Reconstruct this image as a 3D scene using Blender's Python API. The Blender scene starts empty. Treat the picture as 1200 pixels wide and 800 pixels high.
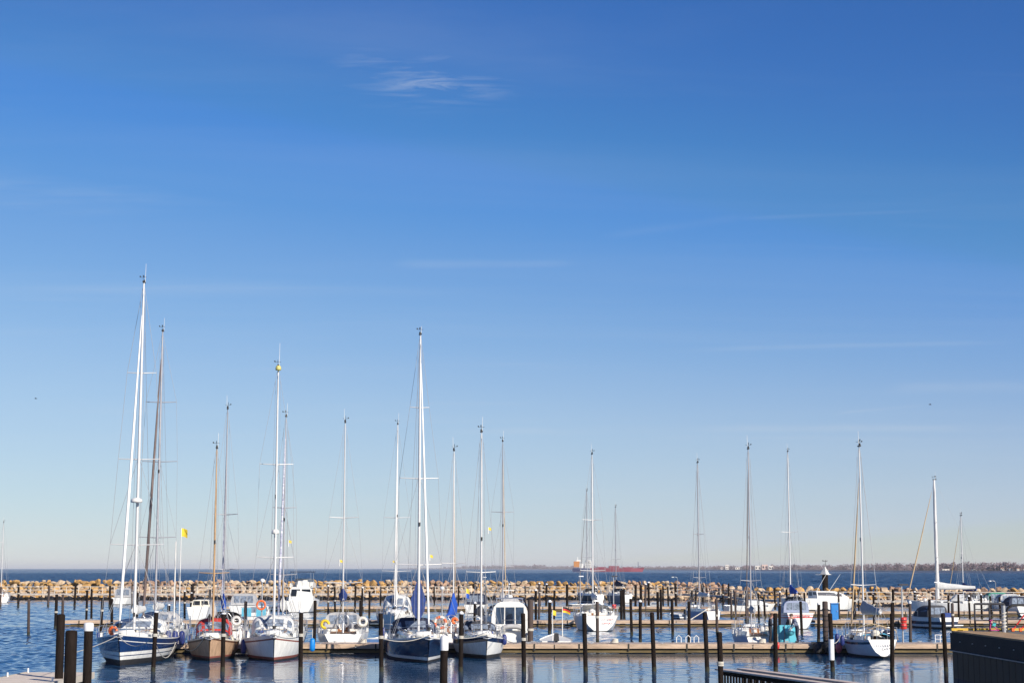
import bpy, bmesh, math, random
from mathutils import Vector, Matrix
random.seed(7)
R = math.radians
scn = bpy.context.scene
COL = scn.collection
HAZE = 0.00006
F, CAMH, YH = 2000.0, 5.0, 665.5          # focal length in photo pixels, eye height, horizon row
AL = math.atan((YH - 400) / F)
ca, sa = math.cos(AL), math.sin(AL)

def ray(px, py):
    u, v = (px - 600) / F, (400 - py) / F
    return Vector((u, ca - v * sa, sa + v * ca))
def gz(px, py, z=0.0):                     # the point at height z seen at a photo pixel
    d = ray(px, py); t = (z - CAMH) / d.z
    return Vector((0, 0, CAMH)) + d * t
def at(px, py, Y):                         # the point at distance Y seen at a photo pixel
    d = ray(px, py)
    return Vector((0, 0, CAMH)) + d * (Y / d.y)
def xat(px, Y, z=0.5):                     # x of something standing at distance Y
    fw = Y * ca + (z - CAMH) * sa
    return (px - 600) / F * fw

# ------------------------------------------------------------------ materials
MATS = {}
def mat(name, rgb, rough=0.5, var=0.12, scale=3.0, metal=0.0, bump=0.0, bscale=20.0, coat=0.0, stretch=(1, 1, 1), rgb2=None, spec=0.5):
    if name in MATS: return MATS[name]
    m = bpy.data.materials.new(name); m.use_nodes = True
    nt = m.node_tree; b = nt.nodes['Principled BSDF']
    b.inputs['Roughness'].default_value = rough
    b.inputs['Metallic'].default_value = metal
    b.inputs['Coat Weight'].default_value = coat
    b.inputs['Specular IOR Level'].default_value = spec
    tc = nt.nodes.new('ShaderNodeTexCoord'); mp = nt.nodes.new('ShaderNodeMapping')
    mp.inputs['Scale'].default_value = stretch
    nt.links.new(tc.outputs['Object'], mp.inputs['Vector'])
    nz = nt.nodes.new('ShaderNodeTexNoise'); nz.inputs['Scale'].default_value = scale
    nz.inputs['Detail'].default_value = 6; nz.inputs['Roughness'].default_value = 0.65
    nt.links.new(mp.outputs[0], nz.inputs['Vector'])
    rp = nt.nodes.new('ShaderNodeValToRGB')
    c2 = rgb2 or tuple(c * (1 - var) for c in rgb)
    c1 = rgb if rgb2 else tuple(min(1, c * (1 + var * 0.6)) for c in rgb)
    rp.color_ramp.elements[0].position = 0.32; rp.color_ramp.elements[0].color = (*c2, 1)
    rp.color_ramp.elements[1].position = 0.68; rp.color_ramp.elements[1].color = (*c1, 1)
    nt.links.new(nz.outputs['Fac'], rp.inputs['Fac']); nt.links.new(rp.outputs['Color'], b.inputs['Base Color'])
    if bump:
        n2 = nt.nodes.new('ShaderNodeTexNoise'); n2.inputs['Scale'].default_value = bscale; n2.inputs['Detail'].default_value = 5
        nt.links.new(mp.outputs[0], n2.inputs['Vector'])
        bp = nt.nodes.new('ShaderNodeBump'); bp.inputs['Strength'].default_value = bump; bp.inputs['Distance'].default_value = 0.05
        nt.links.new(n2.outputs['Fac'], bp.inputs['Height']); nt.links.new(bp.outputs['Normal'], b.inputs['Normal'])
    MATS[name] = m
    return m

WHITE = mat('gelcoat_white', (0.80, 0.79, 0.75), 0.28, 0.16, 2.2, coat=0.3, stretch=(2.5, 2.5, .35))
CREAM = mat('gelcoat_cream', (0.74, 0.69, 0.58), 0.35, 0.10, 1.5)
DECKW = mat('deck_white', (0.70, 0.69, 0.65), 0.55, 0.14, 4)
NAVY = mat('hull_navy', (0.010, 0.036, 0.125), 0.22, 0.35, 2.0, coat=0.4, stretch=(2.5, 2.5, .4))
DNAVY = mat('hull_dark_navy', (0.010, 0.018, 0.050), 0.12, 0.10, 1.2, coat=0.6)
TAN = mat('hull_tan', (0.47, 0.31, 0.20), 0.4, 0.35, 3, stretch=(2, 2, .5))
LAV = mat('hull_lavender', (0.27, 0.31, 0.50), 0.3, 0.08, 1.5)
PBLUE = mat('hull_pale_blue', (0.33, 0.41, 0.57), 0.3, 0.10, 1.5)
PGREY = mat('hull_pale_grey', (0.60, 0.62, 0.66), 0.3, 0.10, 1.5)
BLACKH = mat('hull_black', (0.014, 0.013, 0.016), 0.3, 0.2, 2)
GREYH = mat('hull_grey', (0.20, 0.24, 0.30), 0.35, 0.15, 2)
TURQ = mat('turquoise_paint', (0.10, 0.46, 0.58), 0.45, 0.12, 3)
ANTIF = mat('antifouling_dark', (0.030, 0.028, 0.030), 0.7, 0.3, 3)
ANTIR = mat('antifouling_red', (0.24, 0.075, 0.055), 0.7, 0.3, 3)
BROWN = mat('rub_rail_brown', (0.12, 0.055, 0.03), 0.5, 0.2, 5)
TEAK = mat('teak', (0.30, 0.16, 0.08), 0.6, 0.3, 8, stretch=(6, 1, 6))
VARN = mat('varnished_wood', (0.33, 0.13, 0.045), 0.25, 0.3, 6, coat=0.4)
WINDOW = mat('smoked_glass', (0.018, 0.022, 0.03), 0.06, 0.2, 2)
CLEARW = mat('canopy_vinyl', (0.20, 0.24, 0.31), 0.10, 0.6, 4)
ALU = mat('mast_aluminium', (0.66, 0.65, 0.64), 0.36, 0.08, 2, metal=0.15)
ALUG = mat('mast_grey', (0.36, 0.36, 0.39), 0.4, 0.12, 2, metal=0.15)
MWOOD = mat('mast_spruce', (0.42, 0.26, 0.13), 0.4, 0.2, 3)
SAILW = mat('furled_sail_white', (0.78, 0.77, 0.74), 0.8, 0.12, 3, stretch=(1, 1, .2))
SAILB = mat('furled_sail_brown', (0.15, 0.11, 0.10), 0.85, 0.25, 3, stretch=(1, 1, .4))
SAILT = mat('furled_sail_tan', (0.52, 0.38, 0.23), 0.85, 0.2, 3, stretch=(1, 1, .4))
SAILS = mat('furled_sail_striped', (0.72, 0.72, 0.75), 0.8, 0.2, 4, stretch=(1, 1, 2), rgb2=(0.17, 0.18, 0.33))
STEEL = mat('stainless', (0.62, 0.63, 0.65), 0.28, 0.1, 6, metal=0.8)
WIRE = mat('rigging_wire', (0.33, 0.34, 0.36), 0.5, 0.1, 2, metal=0.3)
CBLUE = mat('canvas_blue', (0.022, 0.050, 0.20), 0.85, 0.3, 4, bump=0.4, bscale=6)
CBRIGHT = mat('canvas_bright_blue', (0.015, 0.085, 0.45), 0.85, 0.25, 4, bump=0.4, bscale=6)
CNAVY = mat('canvas_navy', (0.018, 0.024, 0.055), 0.85, 0.3, 4, bump=0.3, bscale=6)
CGREY = mat('canvas_grey', (0.42, 0.42, 0.43), 0.85, 0.2, 4, bump=0.3, bscale=6)
CDARK = mat('canvas_charcoal', (0.05, 0.05, 0.06), 0.85, 0.3, 4, bump=0.3, bscale=6)
CRED = mat('canvas_red', (0.52, 0.045, 0.035), 0.8, 0.2, 4, bump=0.3, bscale=6)
CWHITE = mat('canvas_white', (0.66, 0.66, 0.64), 0.8, 0.14, 4, bump=0.3, bscale=6)
CTURQ = mat('canvas_turquoise', (0.11, 0.45, 0.62), 0.8, 0.15, 4)
ROPE = mat('rope_white', (0.62, 0.58, 0.50), 0.9, 0.3, 30)
ROPEB = mat('rope_blue', (0.06, 0.10, 0.28), 0.9, 0.3, 30)
YELLOW = mat('yellow_cloth', (0.72, 0.52, 0.03), 0.7, 0.15, 6)
ORANGE = mat('orange_plastic', (0.80, 0.15, 0.03), 0.5, 0.12, 6)
REDP = mat('red_paint', (0.60, 0.035, 0.03), 0.4, 0.15, 5)
BLACKP = mat('black_rubber', (0.020, 0.019, 0.020), 0.6, 0.3, 6)
FNAVY = mat('fender_navy', (0.02, 0.035, 0.17), 0.45, 0.15, 5)
FCYAN = mat('fender_cyan', (0.0, 0.20, 0.62), 0.4, 0.12, 5)
FWHITE = mat('fender_white', (0.7, 0.69, 0.66), 0.4, 0.12, 5)
FPINK = mat('buoy_pink', (0.72, 0.13, 0.14), 0.4, 0.12, 5)
POST = mat('post_black_brown', (0.017, 0.012, 0.010), 0.8, 0.5, 5, spec=0.08, bump=0.5, bscale=18, stretch=(1, 1, .25))
POSTG = mat('pile_grey_brown', (0.060, 0.040, 0.034), 0.8, 0.3, 4, bump=0.4, bscale=14, stretch=(1, 1, .2))
CAPW = mat('cap_white', (0.78, 0.78, 0.78), 0.5, 0.12, 5)
BOARD = mat('pier_boards', (0.56, 0.44, 0.35), 0.8, 0.3, 3, bump=0.4, bscale=20, stretch=(2, .5, 1))
BEAM = mat('pier_beam', (0.52, 0.38, 0.27), 0.8, 0.4, 2, bump=0.5, bscale=14, stretch=(.4, 1, 3))
BEAML = mat('pier_lower_beam', (0.14, 0.10, 0.04), 0.8, 0.5, 2, bump=0.5, bscale=14, stretch=(.4, 1, 3))
FLOAT = mat('pier_float', (0.035, 0.032, 0.025), 0.8, 0.4, 3)
GALV = mat('galvanised', (0.42, 0.43, 0.45), 0.4, 0.2, 8, metal=0.5)
CONC = mat('concrete', (0.48, 0.43, 0.38), 0.85, 0.25, 2, bump=0.4, bscale=10)
SKIN = mat('skin', (0.55, 0.30, 0.22), 0.5, 0.1, 20)

# ------------------------------------------------------------------ mesh builder
class MB:
    def __init__(s): s.v = []; s.f = []; s.m = []; s.sm = []
    def add(s, vs, fs, m=0, smooth=False):
        o = len(s.v); s.v += [tuple(v) for v in vs]
        for k, f in enumerate(fs):
            s.f.append([o + i for i in f]); s.m.append(m[k] if isinstance(m, list) else m); s.sm.append(smooth)
    def box(s, c, d, m=0, rz=0.0, rx=0.0, ry=0.0, taper=1.0):
        M = Matrix.Rotation(rz, 3, 'Z') @ Matrix.Rotation(ry, 3, 'Y') @ Matrix.Rotation(rx, 3, 'X')
        vs = []
        for z in (-1, 1):
            k = taper if z > 0 else 1
            for x, y in ((-1, -1), (1, -1), (1, 1), (-1, 1)):
                vs.append(Vector(c) + M @ Vector((x * d[0] / 2 * k, y * d[1] / 2 * k, z * d[2] / 2)))
        s.add(vs, [(3, 2, 1, 0), (4, 5, 6, 7), (0, 1, 5, 4), (1, 2, 6, 5), (2, 3, 7, 6), (3, 0, 4, 7)], m)
    def tube(s, pts, r, n=6, m=0, caps=True, smooth=True, sq=1.0):
        pts = [Vector(p) for p in pts]
        rs = r if isinstance(r, (list, tuple)) else [r] * len(pts)
        vs = []; k = len(pts)
        for i, p in enumerate(pts):
            t = (pts[min(i + 1, k - 1)] - pts[max(i - 1, 0)])
            t = t.normalized() if t.length > 1e-9 else Vector((0, 0, 1))
            a = t.cross(Vector((0, 0, 1)) if abs(t.z) < 0.95 else Vector((0, 1, 0))).normalized()
            b = t.cross(a)
            for j in range(n):
                th = 2 * math.pi * (j + .5) / n
                vs.append(p + a * math.cos(th) * rs[i] + b * math.sin(th) * rs[i] * sq)
        fs = [(i * n + j, i * n + (j + 1) % n, (i + 1) * n + (j + 1) % n, (i + 1) * n + j) for i in range(k - 1) for j in range(n)]
        s.add(vs, fs, m, smooth)
        if caps: s.add(vs, [tuple(range(n))[::-1], tuple(range((k - 1) * n, k * n))], m)
    def lathe(s, prof, c=(0, 0, 0), n=12, m=0, smooth=True):
        vs = []
        for r, z in prof:
            for j in range(n):
                a = 2 * math.pi * j / n
                vs.append((c[0] + r * math.cos(a), c[1] + r * math.sin(a), c[2] + z))
        k = len(prof)
        s.add(vs, [(i * n + j, i * n + (j + 1) % n, (i + 1) * n + (j + 1) % n, (i + 1) * n + j) for i in range(k - 1) for j in range(n)], m, smooth)
        s.add(vs, [tuple(range(n))[::-1], tuple(range((k - 1) * n, k * n))], m)
    def loft(s, rings, m=0, closed=False, smooth=False, caps=False):
        n = len(rings[0]); vs = [p for r in rings for p in r]
        jn = n if closed else n - 1
        fs = [(i * n + j, i * n + (j + 1) % n, (i + 1) * n + (j + 1) % n, (i + 1) * n + j) for i in range(len(rings) - 1) for j in range(jn)]
        s.add(vs, fs, m, smooth)
        if caps: s.add(vs, [tuple(range(n))[::-1], tuple(range((len(rings) - 1) * n, len(rings) * n))], m)
    def torus(s, c, R0, r0, ax='y', n=18, k=8, m=0, arc=1.0):
        vs = []; cnt = n if arc >= 1 else int(n * arc) + 1
        for i in range(cnt):
            a = 2 * math.pi * i / n
            for j in range(k):
                b = 2 * math.pi * j / k
                q = R0 + r0 * math.cos(b); x, z, y = q * math.cos(a), q * math.sin(a), r0 * math.sin(b)
                p = {'y': (x, y, z), 'x': (y, x, z), 'z': (x, z, y)}[ax]
                vs.append((c[0] + p[0], c[1] + p[1], c[2] + p[2]))
        fs = [(i * k + j, i * k + (j + 1) % k, ((i + 1) % cnt) * k + (j + 1) % k, ((i + 1) % cnt) * k + j) for i in range(cnt if arc >= 1 else cnt - 1) for j in range(k)]
        s.add(vs, fs, [((int(f[0] / k) * 8 // n) % 2) if m == 'alt' else m for f in fs], True)
    def build(s, name, mats, parent=None, loc=None, fixn=True):
        me = bpy.data.meshes.new(name); me.from_pydata(s.v, [], s.f)
        for m in (mats if isinstance(mats, (list, tuple)) else [mats]): me.materials.append(m)
        me.polygons.foreach_set('material_index', s.m); me.polygons.foreach_set('use_smooth', s.sm)
        if fixn:
            bm = bmesh.new(); bm.from_mesh(me); bmesh.ops.recalc_face_normals(bm, faces=bm.faces); bm.to_mesh(me); bm.free()
        me.update()
        o = bpy.data.objects.new(name, me); COL.objects.link(o)
        if parent: o.parent = parent
        if loc is not None: o.location = loc
        return o

def empty(name, loc=(0, 0, 0), rz=0.0):
    o = bpy.data.objects.new(name, None); o.empty_display_size = 0.3; COL.objects.link(o); o.location = loc; o.rotation_euler = (0, 0, rz)
    return o
def tag(o, label, cat, group=None):
    o['label'] = label; o['category'] = cat
    if group: o['group'] = group
    return o
def kind(o, k): o['kind'] = k; return o
def dup(o, parent=None):
    c = o.copy(); COL.objects.link(c)
    if parent is not None: c.parent = parent
    for ch in list(o.children): dup(ch, c)
    return c

# ------------------------------------------------------------------ sail boats
def hull_fn(L, B, fb, tw, rt, rb, p0=0.30, tp=.10, cs=-.4):
    def sheer(t):
        return fb[1] + (fb[2] - fb[1]) * ((t - .4) / .6) ** 2 if t > .4 else fb[1] + (fb[0] - fb[1]) * ((.4 - t) / .4) ** 2
    def half(t):
        if t < .45: return B / 2 * (tw + (1 - tw) * math.sin(math.pi / 2 * t / .45) ** 0.9)
        q = (t - .45) / .55
        return max(B / 2 * (1 - q ** 2.1), 0.03)
    def pt(t, z, side):
        zs = sheer(t); zk = -.4 + (cs + .4) * (1 - min(t, .3) / .3) ** 2; z = max(z, zk); f = max(0.0, (z - zk) / (zs - zk)); q = max(0, (t - .45) / .55)
        w = half(t) * f ** (p0 + .45 * q * q + tp * (1 - min(t, .35) / .35) ** 2)
        y = -L / 2 + L * t - rb * (1 - f) * q ** 3 + rt * f * (1 - t) ** 8
        return Vector((side * w, y, z))
    return sheer, half, pt

def add_hull(root, S, sheer, pt):
    n = 20; ts = [i / n for i in range(n + 1)]
    ab = S.get('bands', [(0.10, 'bottom'), (0.20, 'boot')])
    top = S.get('top', [(0.07, 'rail')])
    mats = {'bottom': S.get('bottom', ANTIF), 'boot': S.get('boot', WHITE), 'hull': S['hull'], 'rail': S.get('rail', WHITE), 'stripe': S.get('stripe', NAVY)}
    names = list(mats)
    mb = MB()
    for side in (-1, 1):
        levels = [lambda zs: -.4, lambda zs: -.15]; lm = ['bottom', 'bottom']
        for z, mn in ab: levels.append(lambda zs, z=z: z); lm.append(mn)
        # lm[i] is the material below level i
        td = sorted(top, reverse=True)
        first = td[0][0]
        for fr in (.33, .66, 1.0):
            levels.append(lambda zs, fr=fr, z0=ab[-1][0], first=first: z0 + (zs - first - z0) * fr); lm.append('hull')
        for k, (d, mn) in enumerate(td):
            nx = td[k + 1][0] if k + 1 < len(td) else 0.0
            levels.append(lambda zs, nx=nx: zs - nx); lm.append(mn)
        rings = [[pt(t, lv(sheer(t)), side) for lv in levels] for t in ts]
        nl = len(levels); vs = [p for r in rings for p in r]
        fs = []; ms = []
        for i in range(n):
            for j in range(nl - 1):
                fs.append((i * nl + j, (i + 1) * nl + j, (i + 1) * nl + j + 1, i * nl + j + 1)); ms.append(names.index(lm[j + 1]))
        mb.add(vs, fs, ms, True)
        if side == -1: Lr = rings[0]
        else:
            vs = Lr + rings[0]; tm = S.get('transom')
            fs = [(j, j + 1, nl + j + 1, nl + j) for j in range(nl - 1)]
            mats['transom'] = tm or mats['hull']; names = list(mats)
            mb.add(vs, fs, [names.index(lm[j + 1]) if (not tm or lm[j + 1] == 'bottom') else names.index('transom') for j in range(nl - 1)])
    return mb.build('hull', [mats[k] for k in names], root)

def add_deck(root, S, sheer, half, pt, m=DECKW):
    mb = MB(); n = 20; rings = []
    for i in range(n + 1):
        t = i / n; zs = sheer(t) - .05; a = pt(t, zs, 1); w = max(a.x - .02, 0.005)
        rings.append([Vector((w * k, a.y + (.02 if i == 0 else 0) - (.03 if i == n else 0), zs + .05 * (1 - k * k) - .01)) for k in (-1, -.5, 0, .5, 1)])
    mb.loft(rings, smooth=True)
    d = mb.build('deck', m, root)
    return d

def coach(root, y0, y1, w0, w1, h0, h1, zf, nwin=3, m=WHITE, wm=WINDOW, name='coachroof'):
    """cabin trunk from y0 (aft) to y1 (forward)"""
    def ring(k, sc=1.0):
        y = y0 + (y1 - y0) * k; w = (w0 + (w1 - w0) * k) / 2; h = h0 + (h1 - h0) * k; z = zf(y) - .03
        return [Vector(p) for p in ((-w, y, z), (-w * .93, y, z + h * .75), (-w * .75, y, z + h * .97), (0, y, z + h * 1.06), (w * .75, y, z + h * .97), (w * .93, y, z + h * .75), (w, y, z))]
    rings = [ring(k / 8) for k in range(9)]
    tip = []
    yy = y1 + h1 * 1.3
    for p in rings[-1]: tip.append(Vector((p.x * .8, y1 + h1 * (1.5 if abs(p.x) < w1 * .4 else 1.1), zf(yy) - .03)))
    rings.append(tip)
    mb = MB(); mb.loft(rings); mb.add(rings[0], [tuple(range(7))])
    o = mb.build(name, m, root)
    for side in (-1, 1):
        for i in range(nwin):
            k0 = .08 + .84 * (i + .08) / nwin; k1 = .08 + .84 * (i + .86) / nwin
            q = []
            for k, u in ((k0, .28), (k1, .34), (k1 - .02, .82), (k0 + .02, .86)):
                y = y0 + (y1 - y0) * k; w = (w0 + (w1 - w0) * k) / 2; h = (h0 + (h1 - h0) * k) * .75
                q.append(Vector((side * (w * (1 - .07 * u) + .012), y, zf(y) - .03 + h * u)))
            b2 = MB(); b2.add(q + [p - Vector((side * .02, 0, 0)) for p in q], [(0, 1, 2, 3), (0, 4, 5, 1), (1, 5, 6, 2), (2, 6, 7, 3), (3, 7, 4, 0)])
            b2.build('window', wm, o)
    return o

def hood(root, y, w, h, d, zf, m, wm=CLEARW, name='sprayhood', back=False):
    z0 = zf(y) + .05
    def arc(yy, hh, ww, zz):
        return [Vector((ww / 2 * math.copysign(abs(math.cos(a)) ** .5, math.cos(a)), yy, zz + hh * math.sin(a) ** .55 if 0 < a < math.pi else zz)) for a in [math.pi * i / 12 for i in range(13)]]
    A = [arc(y + d, h * .30, w * .86, z0), arc(y + d * .55, h * .88, w * .95, z0), arc(y + d * .35, h * .98, w * .98, z0), arc(y - d * .35, h, w, z0)]
    mb = MB(); mb.loft(A, smooth=True)
    if back: mb.add(A[-1], [tuple(range(13))])
    o = mb.build(name, m, root)
    if back:
        bw_, yb = w * .80, y - d * .35 - .015
        for x0_, x1_ in ((-.48, -.2), (-.16, .16), (.2, .48)):
            q2 = MB(); q2.add([(bw_ * x0_, yb, z0 + h * .22), (bw_ * x1_, yb, z0 + h * .22), (bw_ * x1_ * .96, yb, z0 + h * .80), (bw_ * x0_ * .96, yb, z0 + h * .80)], [(0, 1, 2, 3)]); q2.build('window', wm, o)
    for a, b in ((2, 4), (5, 7), (8, 10)):          # front panes
        q = []
        for ring, j in ((0, a), (0, b), (1, b), (1, a)):
            p = A[ring][j].copy(); e = A[1 - ring][j]; p = p.lerp(e, .16); q.append(p + Vector((0, .02, .025)))
        q2 = MB(); mid = [A[0][(a + b) // 2].lerp(A[1][(a + b) // 2], .16) + Vector((0, .02, .035)), A[1][(a + b) // 2].lerp(A[0][(a + b) // 2], .16) + Vector((0, .02, .035))]
        q2.add([q[0], mid[0], q[1], q[2], mid[1], q[3]], [(0, 1, 4, 5), (1, 2, 3, 4)]); q2.build('window', wm, o)
    for sd in (0, 1):                                # side panes
        q = []
        for ring, j, u in ((1, 1, .2), (3, 1, .1), (3, 3, .1), (1, 3, .15)):
            jj = j if sd == 0 else 12 - j
            p = A[ring][jj].lerp(A[4 - ring][jj], u); q.append(p + Vector(((.02 if sd == 0 else -.02), 0, .012)))
        q2 = MB(); q2.add(q, [(0, 1, 2, 3)]); q2.build('window', wm, o)
    return o

def rail_run(mb, pts, h, r=.016, wires=(1.0, .5), post=True, top_r=None):
    for p in pts:
        if post: mb.tube([p, p + Vector((0, 0, h))], r, 5)
    for k in wires:
        mb.tube([p + Vector((0, 0, h * k)) for p in pts], top_r or r * .55, 4)

def sailboat(name, label, x, y, phi, S, group=None):
    root = tag(empty(name, (x, y, 0), phi), label, S.get('cat', 'sailboat'), group or 'sailing boats moored in the marina')
    L, B, fb = S['L'], S['B'], S['fb']
    sheer, half, pt = hull_fn(L, B, fb, S.get('tw', .7), S.get('rt', .3), S.get('rb', .9), S.get('p0', .21), S.get('tp', .22), S.get('cs', -.4))
    tt = lambda yy: min(1, max(0, (yy + L / 2) / L))
    zf = lambda yy: sheer(tt(yy)) - .02
    add_hull(root, S, sheer, pt)
    add_deck(root, S, sheer, half, pt, S.get('deckm', DECKW))
    # cabin
    c0, c1 = S.get('cab', (-.12, .24)); ch = S.get('cabh', .45)
    wz = lambda yy: half(tt(yy)) * 2
    wsc = S.get('cabw', .62)
    if S.get('cabin', True):
        o = coach(root, c0 * L, c1 * L, wz(c0 * L) * wsc, wz(c1 * L) * wsc, ch, ch * .6, zf, S.get('nwin', 3), S.get('cabm', WHITE))
        b = MB(); b.box((0, c0 * L - .02, zf(c0 * L) + ch * .45), (.62, .04, ch * .95)); b.build('companionway_hatch', VARN, o)
        b = MB(); b.box((0, c0 * L - .05, zf(c0 * L) + ch * .50), (.34, .03, ch * .5)); b.build('hatch_panel', WHITE, o)
        b = MB(); b.box((0, c1 * L * .6, zf(c1 * L * .6) + ch * .82), (.5, .5, .06)); b.build('hatch', WINDOW, o)
        for sd in (-1, 1):
            b = MB(); ys = [c0 * L + (c1 - c0) * L * k / 5 for k in range(6)]
            P = [Vector((sd * wz(q) * wsc * .34, q, zf(q) + (ch + (ch * .6 - ch) * k / 5) * .98 - .01)) for k, q in enumerate(ys)]
            b.tube([p + Vector((0, 0, .07)) for p in P], .018, 5)
            for p in P[::1]: b.tube([p, p + Vector((0, 0, .07))], .014, 4)
            b.build('handrail', TEAK, o)
    b = MB(); q = L * .36; b.box((0, q, zf(q) + .05), (.5, .5, .07)); b.build('fore_hatch', WINDOW, root)
    # cockpit coamings
    ys0, ys1 = -L * .42, c0 * L
    for sd in (-1, 1):
        b = MB(); P = []
        for k in range(5):
            yy = ys0 + (ys1 - ys0) * k / 4; w = wz(yy) / 2 * .70
            z = zf(yy) - .03; P.append([Vector((sd * (w + .10), yy, z)), Vector((sd * (w + .04), yy, z + .28)), Vector((sd * (w - .08), yy, z + .28)), Vector((sd * (w - .10), yy, z))])
        b.loft(P, closed=True, caps=True); b.build('cockpit_coaming', S.get('cabm', WHITE), root)
        b = MB(); yy = ys0 + (ys1 - ys0) * .62; w = wz(yy) / 2 * .70
        b.lathe([(.075, 0), (.06, .06), (.085, .14), (.05, .15)], (sd * w, yy, zf(yy) + .25), 10); b.build('winch', STEEL, root)
    b = MB()
    w = wz(ys0) / 2 * .7; b.add([(-w + .1, ys0, zf(ys0) + .04), (w - .1, ys0, zf(ys0) + .04), (w - .1, ys1, zf(ys1) + .06), (-w + .1, ys1, zf(ys1) + .06)], [(0, 1, 2, 3)]); b.build('cockpit_floor', TEAK, root)
    if S.get('wheel', True):
        b = MB(); yy = -L * .30; b.torus((0, yy, zf(yy) + .75), .42, .02, 'y', 20, 5); b.tube([(0, yy, zf(yy)), (0, yy + .1, zf(yy) + .8)], [.09, .06], 6)
        for k in range(3):
            a = k * math.pi / 3; b.tube([(.42 * math.cos(a), yy, zf(yy) + .75 + .42 * math.sin(a)), (-.42 * math.cos(a), yy, zf(yy) + .75 - .42 * math.sin(a))], .012, 4)
        b.build('steering_wheel', STEEL, root)
    else:
        b = MB(); b.tube([(0, -L * .46, zf(-L * .46) + .35), (0.05, -L * .34, zf(-L * .3) + .55)], .025, 5); b.build('tiller', VARN, root)
    if S.get('hood') is not None:
        hy = c0 * L + .2; hood(root, hy, wz(hy) * wsc * 1.12, S.get('hoodh', .75), S.get('hoodd', 1.0), lambda yy: zf(yy) + S.get('hoodup', ch * .45), S['hood'], back=S.get('hoodback', False))
    # rails
    rh = .62
    b = MB(); P = []
    for k in range(7):
        a = -1 + 2 * k / 6; t = .985 - .10 * abs(a) ** 1.3; q = pt(t, sheer(t), 1); P.append(Vector(((q.x + .02) * (1 if a > 0 else -1) * (abs(a) > .05), q.y + (.18 if abs(a) < .05 else 0), q.z)))
    for k in (0, 2, 4, 6): b.tube([P[k], P[k] + Vector((0, 0, rh))], .016, 5)
    b.tube([p + Vector((0, .08, rh + .03)) for p in P], .018, 5); b.tube([p + Vector((0, .04, rh * .5)) for p in P], .012, 4)
    b.build('pulpit', STEEL, root)
    b = MB(); q0 = pt(.02, sheer(.02), 1); q1 = pt(.10, sheer(.1), 1)
    P = [Vector((-q1.x, q1.y, q1.z)), Vector((-q0.x, q0.y, q0.z)), Vector((-.35 * q0.x, q0.y - .04, q0.z)), Vector((.35 * q0.x, q0.y - .04, q0.z)), Vector((q0.x, q0.y, q0.z)), Vector((q1.x, q1.y, q1.z))]
    for seg in (P[:3], P[3:]):
        b = MB(); rail_run(b, seg, rh + .06, .017, (1, .5), True, .015); b.build('pushpit', STEEL, root)
    for sd in (-1, 1):
        b = MB(); P = []
        for k in range(7):
            t = .10 + .78 * k / 6; q = pt(t, sheer(t), sd); P.append(Vector((q.x * .985, q.y, q.z - .03)))
        rail_run(b, P, rh, .014, (1, .5), True, .008); b.build('lifelines', STEEL, root)
    # mast
    my = S['mast'] * L; mz0 = zf(my) + (ch * .7 if S.get('cabin', True) and c0 * L < my < c1 * L + ch else 0); mh = S['mh']
    mm = S.get('mastm', ALU); mr = S.get('mr', .085) * .68
    b = MB(); b.tube([(0, my, mz0 - .2), (0, my, mz0 + (mh - mz0) * .6), (0, my, mh - 1.2), (0, my, mh)], [mr, mr, mr * .8, mr * .55], 8, sq=1.35); mast = b.build('mast', mm, root)
    for fr, hs in S['spr']:
        for sd in (-1, 1):
            z = mh * fr
            b = MB(); b.tube([(0, my, z), (sd * hs, my - .18, z + .05)], [.035, .022], 5); b.build('spreader', mm, mast)
    b = MB(); b.box((0, my - .05, mh + .03), (.12, .45, .07)); b.tube([(.03, my + .1, mh), (.03, my + .1, mh + .35)], .012, 4)
    b.tube([(.03, my - .12, mh + .36), (.03, my + .30, mh + .36)], .014, 4); b.box((.03, my - .14, mh + .37), (.02, .18, .12)); b.tube([(-.16, my + .1, mh + .28), (.2, my + .1, mh + .28)], .012, 4)
    b.lathe([(.03, 0), (.04, .06), (.0, .09)], (.2, my + .1, mh + .28), 6); b.lathe([(.05, 0), (.05, .12), (.02, .14)], (0, my - .2, mh + .05), 6); b.build('wind_vane', BLACKP, mast)
    b = MB(); b.tube([(-.05, my - .15, mh), (-.07, my - .15, mh + S.get('ant', .9))], [.016, .01], 4); b.build('antenna', FWHITE, mast)
    for zf_, mm_, rr in S.get('radar', []):
        b = MB(); z = mh * zf_; b.lathe([(.05, 0), (rr * .9, .02), (rr, .1), (rr * .85, .22), (.1, .28)], (0, my + .42, z), 14); b.tube([(0, my, z - .02), (0, my + .42, z)], .04, 5); b.build('radar_dome', mm_, mast)
    b = MB(); z = mh * S.get('steam', .55); b.box((0, my + .13, z), (.1, .1, .2)); b.build('steaming_light', BLACKP, mast)
    # stays
    wr = S.get('wr', .011)
    fy = L / 2 - .12; fz = sheer(1) + .1; ftop = mh * S.get('frac', .97)
    bt = Vector((0, my + .06, ftop)); bf = Vector((0, fy, fz))
    b = MB(); b.tube([bf, bt], wr, 4); b.build('forestay', WIRE, root)
    if S.get('furl') is not None:
        b = MB(); P = [bf.lerp(bt, k) for k in (.03, .06, .3, .6, .85, .93)]; fr = S.get('fr', .085) * .62
        b.tube(P, [fr * .5, fr * .9, fr, fr * .8, fr * .5, fr * .2], 8); o = b.build('furled_genoa', S['furl'], root)
        b = MB(); b.lathe([(.05, 0), (.13, .02), (.13, .05), (.06, .07), (.13, .16), (.13, .19)], bf.lerp(bt, .012), 10); b.build('furling_drum', BLACKP, root)
    sy = -L / 2 + .15
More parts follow.
